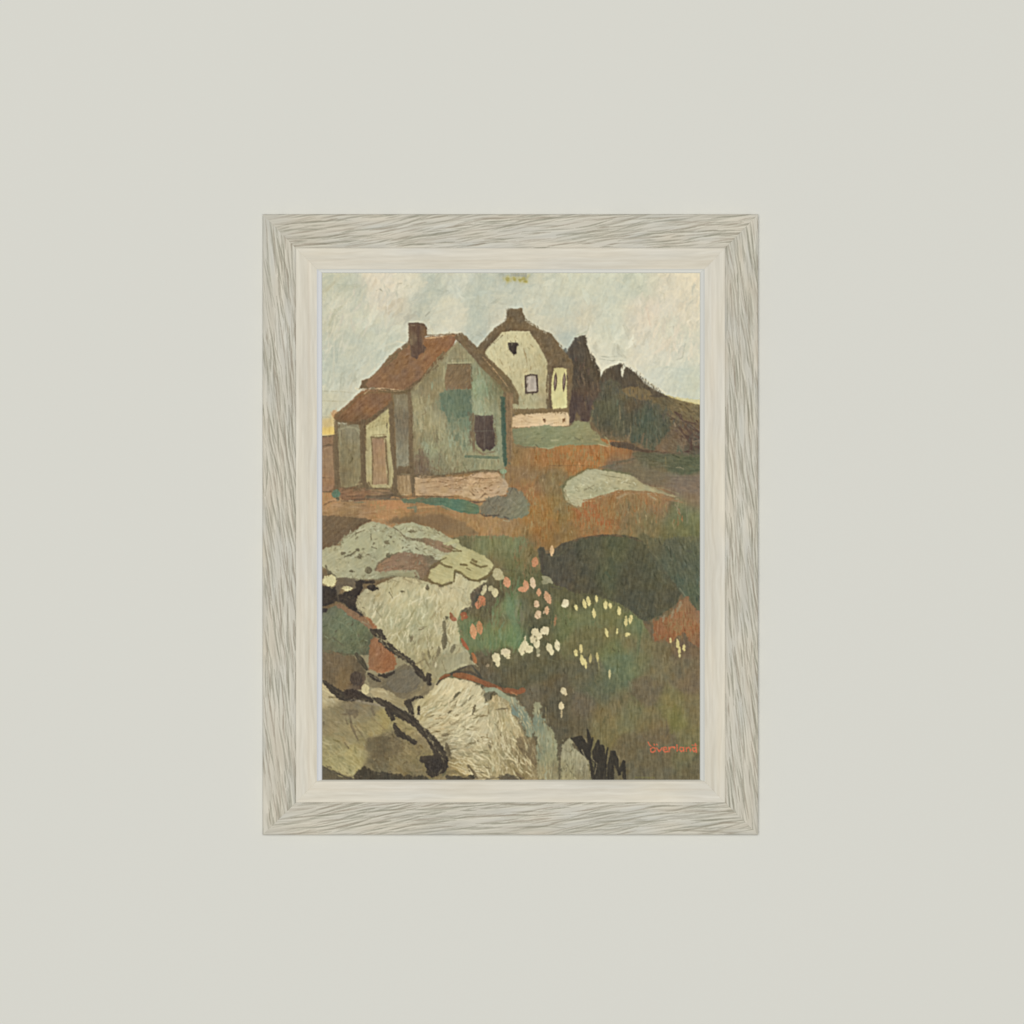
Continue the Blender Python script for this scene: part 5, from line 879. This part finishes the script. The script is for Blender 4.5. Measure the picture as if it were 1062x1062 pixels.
def wood_sheet(horizontal, seed):
    global SH
    sh = SH = Sheet(FR[0] - 2, FR[1] - 2, FR[2] + 2, FR[3] + 2, (199, 194, 179))
    rs = np.random.RandomState(seed)
    b = sh.box(sh.x0, sh.y0, sh.x0 + sh.w / S, sh.y0 + sh.h / S); X, Y = b[4], b[5]
    if horizontal: U, V = X, Y; ang = 5.5
    else: U, V = Y, X; ang = -82.0
    tint = vnoise(U / 34, V / 9, seed) - .5
    tint2 = vnoise(U / 60, V / 14, seed + 6) - .5
    sh.rgb += (tint * 12)[..., None] * np.array((.8, .3, -.3), np.float32) + (tint2 * 12)[..., None]
    wob = (vnoise(X / 22, Y / 22, seed + 2) - .5) * 9
    n = directed(X + wob * (0 if horizontal else .35), Y + wob * (.35 if horizontal else 0), ang, 26, 1.6, seed + 9)
    sh.rgb += (n * 12)[..., None]
    sh.th += n * .12
    bands = ([(FR[0], FR[1], FR[2], INX[1]), (FR[0], INX[3], FR[2], FR[3])] if horizontal else
             [(FR[0], FR[1], INX[0], FR[3]), (INX[2], FR[1], FR[2], FR[3])])
    for (xa, ya, xb, yb) in bands:
        ln = max(xb - xa, yb - ya)
        for k in range(int(ln * .8)):
            x = rs.uniform(xa, xb); y = rs.uniform(ya, yb)
            l = rs.uniform(12, 56); w = rs.uniform(.9, 2.0)
            base = ang + rs.normal(0, 2.2)
            if vnoise(np.float32(x / 30), np.float32(y / 30), seed + 3) > .56: base += (5 if horizontal else -4)
            P = []; cx, cy = x, y; aa = base
            nseg = 6
            for q in range(nseg + 1):
                P.append((cx, cy))
                aa += rs.normal(0, 2.4); aa = base + (aa - base) * .8
                cx += math.cos(math.radians(aa)) * l / nseg; cy -= math.sin(math.radians(aa)) * l / nseg
            dk = rs.uniform(.22, .78)
            grey = (142, 139, 122) if rs.rand() < .6 else (152, 142, 125)
            ox, oy = (0, w * 1.0) if horizontal else (w * 1.0, 0)
            stroke(P, w * 1.1, grey, a=dk, dry=.3, taper=.8, rag=.12, th=-.35 * dk, jit=4)
            stroke([(p[0] + ox, p[1] + oy) for p in P], w * .9, (216, 212, 194), a=dk * .75, dry=.35, taper=.8, rag=.12, th=.2 * dk, jit=3)
    return sh

def slip_sheet(horizontal, seed):
    global SH
    sh = SH = Sheet(FR[0] - 2, FR[1] - 2, FR[2] + 2, FR[3] + 2, (212, 206, 190))
    b = sh.box(sh.x0, sh.y0, sh.x0 + sh.w / S, sh.y0 + sh.h / S); X, Y = b[4], b[5]
    if horizontal: U, V = X, Y; ang = 0.6
    else: U, V = Y, X; ang = -89.4
    wob = (vnoise(X / 30, Y / 30, seed + 2) - .5) * 4
    n = directed(X + (0 if horizontal else wob), Y + (wob if horizontal else 0), ang, 55, 2.2, seed)
    m = directed(X, Y, ang, 90, 6, seed + 5)
    f = directed(X, Y, ang, 14, .7, seed + 8)
    sh.rgb += (n * 9)[..., None] * np.array((.9, 1, 1.1), np.float32) + (m * 6)[..., None] * np.array((1, .8, .6), np.float32) + (f * 6)[..., None]
    t = vnoise(U / 50, V / 20, seed + 12) - .5
    sh.rgb += (t * 8)[..., None] * np.array((.6, .3, -.3), np.float32)
    sh.th += n * .06 + f * .03
    sh.rgb += np.clip((np.stack([blur(sh.rgb[..., q], .6) for q in range(3)], -1) - sh.rgb), -4, 4)
    return sh
# PAINT-END

# ------------------------------------------------------------------ helpers
def link(o, parent=None):
    scene.collection.objects.link(o)
    if parent: o.parent = parent
    return o

def to_linear(c):
    c = np.clip(c / 255.0, 0, 1)
    return np.where(c <= 0.04045, c / 12.92, ((c + 0.055) / 1.055) ** 2.4)

def world_xyz(px, py, h):
    "millimetres right of / below the top left of the view, h = height off the wall"
    return np.stack([(px - 531) * MM, -h * MM, 1.55 - (py - 531) * MM], -1)

def grid_mesh(name, co, col, mat, parent, smooth=True):
    "co: (n, m, 3) vertex grid; col: (n, m, 3) pigment"
    n, m = co.shape[:2]
    me = bpy.data.meshes.new(name)
    idx = np.arange(n * m, dtype=np.int32).reshape(n, m)
    q = np.stack([idx[:-1, :-1], idx[1:, :-1], idx[1:, 1:], idx[:-1, 1:]], -1).reshape(-1, 4)
    # make normals face the camera (-Y)
    mid = q[len(q) // 2]
    f = co.reshape(-1, 3)
    nr = np.cross(f[mid[1]] - f[mid[0]], f[mid[2]] - f[mid[0]])
    if nr[1] > 0: q = q[:, ::-1]
    me.vertices.add(n * m); me.vertices.foreach_set("co", f.astype(np.float32).ravel())
    nf = len(q)
    me.loops.add(nf * 4); me.loops.foreach_set("vertex_index", q.ravel().astype(np.int32))
    me.polygons.add(nf)
    me.polygons.foreach_set("loop_start", np.arange(nf, dtype=np.int32) * 4)
    me.polygons.foreach_set("loop_total", np.full(nf, 4, np.int32))
    me.polygons.foreach_set("use_smooth", np.full(nf, smooth))
    me.update(); me.validate()
    ca = me.color_attributes.new("pigment", 'FLOAT_COLOR', 'POINT')
    rgba = np.ones((n * m, 4), np.float32); rgba[:, :3] = to_linear(col.reshape(-1, 3))
    ca.data.foreach_set("color", rgba.ravel())
    me.materials.append(mat)
    return link(bpy.data.objects.new(name, me), parent)

def box_mesh(name, lo, hi, mat, parent=None):
    x0, y0, z0 = lo; x1, y1, z1 = hi
    v = [(x0, y0, z0), (x1, y0, z0), (x1, y1, z0), (x0, y1, z0), (x0, y0, z1), (x1, y0, z1), (x1, y1, z1), (x0, y1, z1)]
    f = [(0, 3, 2, 1), (4, 5, 6, 7), (0, 1, 5, 4), (1, 2, 6, 5), (2, 3, 7, 6), (3, 0, 4, 7)]
    me = bpy.data.meshes.new(name); me.from_pydata(v, [], f); me.update()
    me.materials.append(mat)
    return link(bpy.data.objects.new(name, me), parent)

def pigment_material(name, rough, spec, bump_scale, bump):
    m = bpy.data.materials.new(name); m.use_nodes = True
    nt = m.node_tree; N = nt.nodes; b = N["Principled BSDF"]
    a = N.new("ShaderNodeVertexColor"); a.layer_name = "pigment"
    nt.links.new(a.outputs["Color"], b.inputs["Base Color"])
    b.inputs["Roughness"].default_value = rough
    b.inputs["Specular IOR Level"].default_value = spec
    tc = N.new("ShaderNodeTexCoord"); no = N.new("ShaderNodeTexNoise")
    no.inputs["Scale"].default_value = bump_scale; no.inputs["Detail"].default_value = 3
    nt.links.new(tc.outputs["Object"], no.inputs["Vector"])
    bp = N.new("ShaderNodeBump"); bp.inputs["Strength"].default_value = bump; bp.inputs["Distance"].default_value = 0.0003
    nt.links.new(no.outputs["Fac"], bp.inputs["Height"]); nt.links.new(bp.outputs["Normal"], b.inputs["Normal"])
    return m

def wall_material():
    m = bpy.data.materials.new("painted_wall"); m.use_nodes = True
    nt = m.node_tree; N = nt.nodes; b = N["Principled BSDF"]
    tc = N.new("ShaderNodeTexCoord"); no = N.new("ShaderNodeTexNoise"); no.inputs["Scale"].default_value = 2.2
    no.inputs["Detail"].default_value = 2
    nt.links.new(tc.outputs["Object"], no.inputs["Vector"])
    mx = N.new("ShaderNodeMix"); mx.data_type = 'RGBA'
    c = to_linear(np.array((214.3, 213.4, 204.6)))
    mx.inputs["A"].default_value = (*(c * .992), 1); mx.inputs["B"].default_value = (*(c * 1.008), 1)
    nt.links.new(no.outputs["Fac"], mx.inputs["Factor"]); nt.links.new(mx.outputs["Result"], b.inputs["Base Color"])
    n2 = N.new("ShaderNodeTexNoise"); n2.inputs["Scale"].default_value = 260; n2.inputs["Detail"].default_value = 3
    nt.links.new(tc.outputs["Object"], n2.inputs["Vector"])
    bp = N.new("ShaderNodeBump"); bp.inputs["Strength"].default_value = .06; bp.inputs["Distance"].default_value = 0.0005
    nt.links.new(n2.outputs["Fac"], bp.inputs["Height"]); nt.links.new(bp.outputs["Normal"], b.inputs["Normal"])
    b.inputs["Roughness"].default_value = .92; b.inputs["Specular IOR Level"].default_value = .1
    return m

def plain_material(name, rgb, rough=.8):
    m = bpy.data.materials.new(name); m.use_nodes = True
    nt = m.node_tree; N = nt.nodes; b = N["Principled BSDF"]
    no = N.new("ShaderNodeTexNoise"); no.inputs["Scale"].default_value = 40
    mx = N.new("ShaderNodeMix"); mx.data_type = 'RGBA'
    c = to_linear(np.array(rgb, float))
    mx.inputs["A"].default_value = (*(c * .85), 1); mx.inputs["B"].default_value = (*c, 1)
    nt.links.new(no.outputs["Fac"], mx.inputs["Factor"]); nt.links.new(mx.outputs["Result"], b.inputs["Base Color"])
    b.inputs["Roughness"].default_value = rough; b.inputs["Specular IOR Level"].default_value = .2
    return m

# ------------------------------------------------------------------ the wall
wall = box_mesh("wall", (-4.0, 0.0, -1.0), (4.0, 0.12, 4.2), wall_material())
wall["kind"] = "structure"

# ------------------------------------------------------------------ the framed painting
root = link(bpy.data.objects.new("framed_painting", None))
root.location = (0, 0, 1.55 - (FR[3] - 531) * MM)
root.empty_display_size = 0.1
root["label"] = "painting of two cottages above pale rocks and flowers in a whitewashed wood frame"
root["category"] = "painting"
ROOT = np.array(root.location)

canvas_mat = pigment_material("oil_paint_on_canvas", .72, .12, 900, .25)
wood_mat = pigment_material("limed_wood", .78, .12, 700, .2)
slip_mat = pigment_material("pale_washed_wood", .75, .12, 700, .15)
edge_mat = pigment_material("sight_edge_lit", .6, .15, 700, .1)

# heights off the wall, millimetres
H_CANVAS, H_LIP, H_SLIP_IN, H_SLIP_OUT, H_TOP = 8.0, 10.0, 11.5, 13.5, 15.0
LIP = {'left': 5.6, 'right': 5.0, 'top': 4.2, 'bottom': 1.6}

def fit(px, h):
    "true size of a part that stands h mm nearer than the wall"
    return 531 + (px - 531) * (1 - h / (CAM_D * 1000))

sh = make_picture()
xs = sh.x0 + np.arange(sh.w) / S; ys = sh.y0 + np.arange(sh.h) / S
X, Y = np.meshgrid(xs, ys)
co = world_xyz(fit(X, H_CANVAS), fit(Y, H_CANVAS), H_CANVAS + np.clip(blur(sh.th, .5), -.1, .8) * .7) - ROOT
grid_mesh("canvas", co, sh.rgb, canvas_mat, root)

def sample(sheet, arr, PX, PY):
    i = np.clip(((PX - sheet.x0) * S).round().astype(int), 0, sheet.w - 1)
    j = np.clip(((PY - sheet.y0) * S).round().astype(int), 0, sheet.h - 1)
    return arr[j, i]

def rail(name, side, outer, inner, profile, sheet, mat, parent, relief=1.0, tint=None, back=None):
    """one mitred length of moulding between the rectangles outer and inner;
    profile: list of (fraction across, height); back = height the outer side returns to"""
    prof = list(profile)
    wmax = 40
    span = {'left': inner[0] - outer[0], 'right': outer[2] - inner[2], 'top': inner[1] - outer[1], 'bottom': outer[3] - inner[3]}[side]
    nv = max(4, int(span * S) + 1)
    v = np.linspace(0, 1, nv)
    hp = np.interp(v, [p[0] for p in prof], [p[1] for p in prof])
    horiz = side in ('top', 'bottom')
    ln = (outer[2] - outer[0]) if horiz else (outer[3] - outer[1])
    nu = int(ln * S) + 1
    u = np.linspace(0, 1, nu)
    Vg, Ug = np.meshgrid(v, u, indexing='ij')
    xl = outer[0] + (inner[0] - outer[0]) * Vg; xr = outer[2] + (inner[2] - outer[2]) * Vg
    yt = outer[1] + (inner[1] - outer[1]) * Vg; yb = outer[3] + (inner[3] - outer[3]) * Vg
    if horiz:
        PX = xl + (xr - xl) * Ug; PY = yt if side == 'top' else yb
    else:
        PY = yt + (yb - yt) * Ug; PX = xl if side == 'left' else xr
    Hh = np.repeat(hp[:, None], nu, 1)
    c = sample(sheet, sheet.rgb, PX, PY).copy()
    t = sample(sheet, sheet.th, PX, PY)
    if tint is not None: c = c + np.array(tint(Vg), np.float32)
    edge = np.minimum(1, np.minimum(Vg, 1 - Vg) * nv / 3)
    Hr = Hh + np.clip(t, -.6, .6) * relief * edge
    # a hairline mitre: the rails drop a fraction at their ends
    endd = np.minimum(Ug, 1 - Ug) * ln
    Hr = Hr - .25 * np.clip(1 - endd / .8, 0, 1)
    cx, cy = fit(PX, 14), fit(PY, 14)
    if back is not None:       # the outer face, square to the wall
        cx = np.vstack([cx[:1]] * 3 + [cx]); cy = np.vstack([cy[:1]] * 3 + [cy])
        Hr = np.vstack([np.full((1, nu), back), np.full((1, nu), (back + Hh[0, 0]) / 2), Hr[:1] - .8, Hr])
        c = np.concatenate([c[:1]] * 3 + [c], 0)
        k = .8
        sx = {'left': 1, 'right': -1}.get(side, 0); sy = {'top': 1, 'bottom': -1}.get(side, 0)
        cx[3] += sx * .3; cy[3] += sy * .3
    co = world_xyz(cx, cy, Hr) - ROOT
    return grid_mesh(name, co, c, mat, parent)

w_h = wood_sheet(True, 5); w_v = wood_sheet(False, 23)
s_h = slip_sheet(True, 31); s_v = slip_sheet(False, 47)
lip_lit_tones = {k: Sheet(FR[0] - 2, FR[1] - 2, FR[2] + 2, FR[3] + 2, c) for k, c in
         {'left': (209, 210, 210), 'right': (205, 205, 198), 'top': (214, 213, 204), 'bottom': (214, 210, 196)}.items()}  # light on each sloped lip face, painted in as a tone per side
lipo = (PIC[0] - LIP['left'], PIC[1] - LIP['top'], PIC[2] + LIP['right'], PIC[3] + LIP['bottom'])
for side in ('top', 'bottom', 'left', 'right'):
    hz = side in ('top', 'bottom')
    rail("frame_rail", side, FR, INX,
         [(0, H_TOP - 1.2), (.05, H_TOP - .3), (.2, H_TOP), (.85, H_TOP - .2), (.96, H_TOP - .8), (1, H_SLIP_OUT - .3)],
         w_h if hz else w_v, wood_mat, root, relief=1.0, back=0.2)
    def profile_shading(V):  # highlight on the outer ridge and shade in the groove, put into the colour
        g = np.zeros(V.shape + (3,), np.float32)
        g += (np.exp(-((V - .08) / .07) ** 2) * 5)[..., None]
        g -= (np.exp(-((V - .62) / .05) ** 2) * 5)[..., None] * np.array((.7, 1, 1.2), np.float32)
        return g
    sl = rail("inner_rail", side, INX, lipo,
              [(0, H_SLIP_OUT), (.08, H_SLIP_OUT + .3), (.5, H_SLIP_OUT - .6), (.62, H_SLIP_OUT - 1.1), (.7, H_SLIP_OUT - .9), (1, H_SLIP_IN)],
              s_h if hz else s_v, slip_mat, root, relief=.6, tint=profile_shading)
    pin = (PIC[0], PIC[1], PIC[2], PIC[3])
    rail("sight_edge", side, lipo, pin, [(0, H_SLIP_IN), (.3, H_LIP + .5), (.9, H_LIP), (1, H_CANVAS)], lip_lit_tones[side], edge_mat, sl, relief=0)

bb = box_mesh("backing_board", (fit(FR[0] + 6, 14) * MM - .531, -6.5 * MM, 1.55 - (fit(FR[3] - 6, 14) - 531) * MM),
              (fit(FR[2] - 6, 14) * MM - .531, -.6 * MM, 1.55 - (fit(FR[1] + 6, 14) - 531) * MM), plain_material("brown_board", (150, 124, 92)))
for vv in bb.data.vertices: vv.co = vv.co - root.location
bb.parent = root
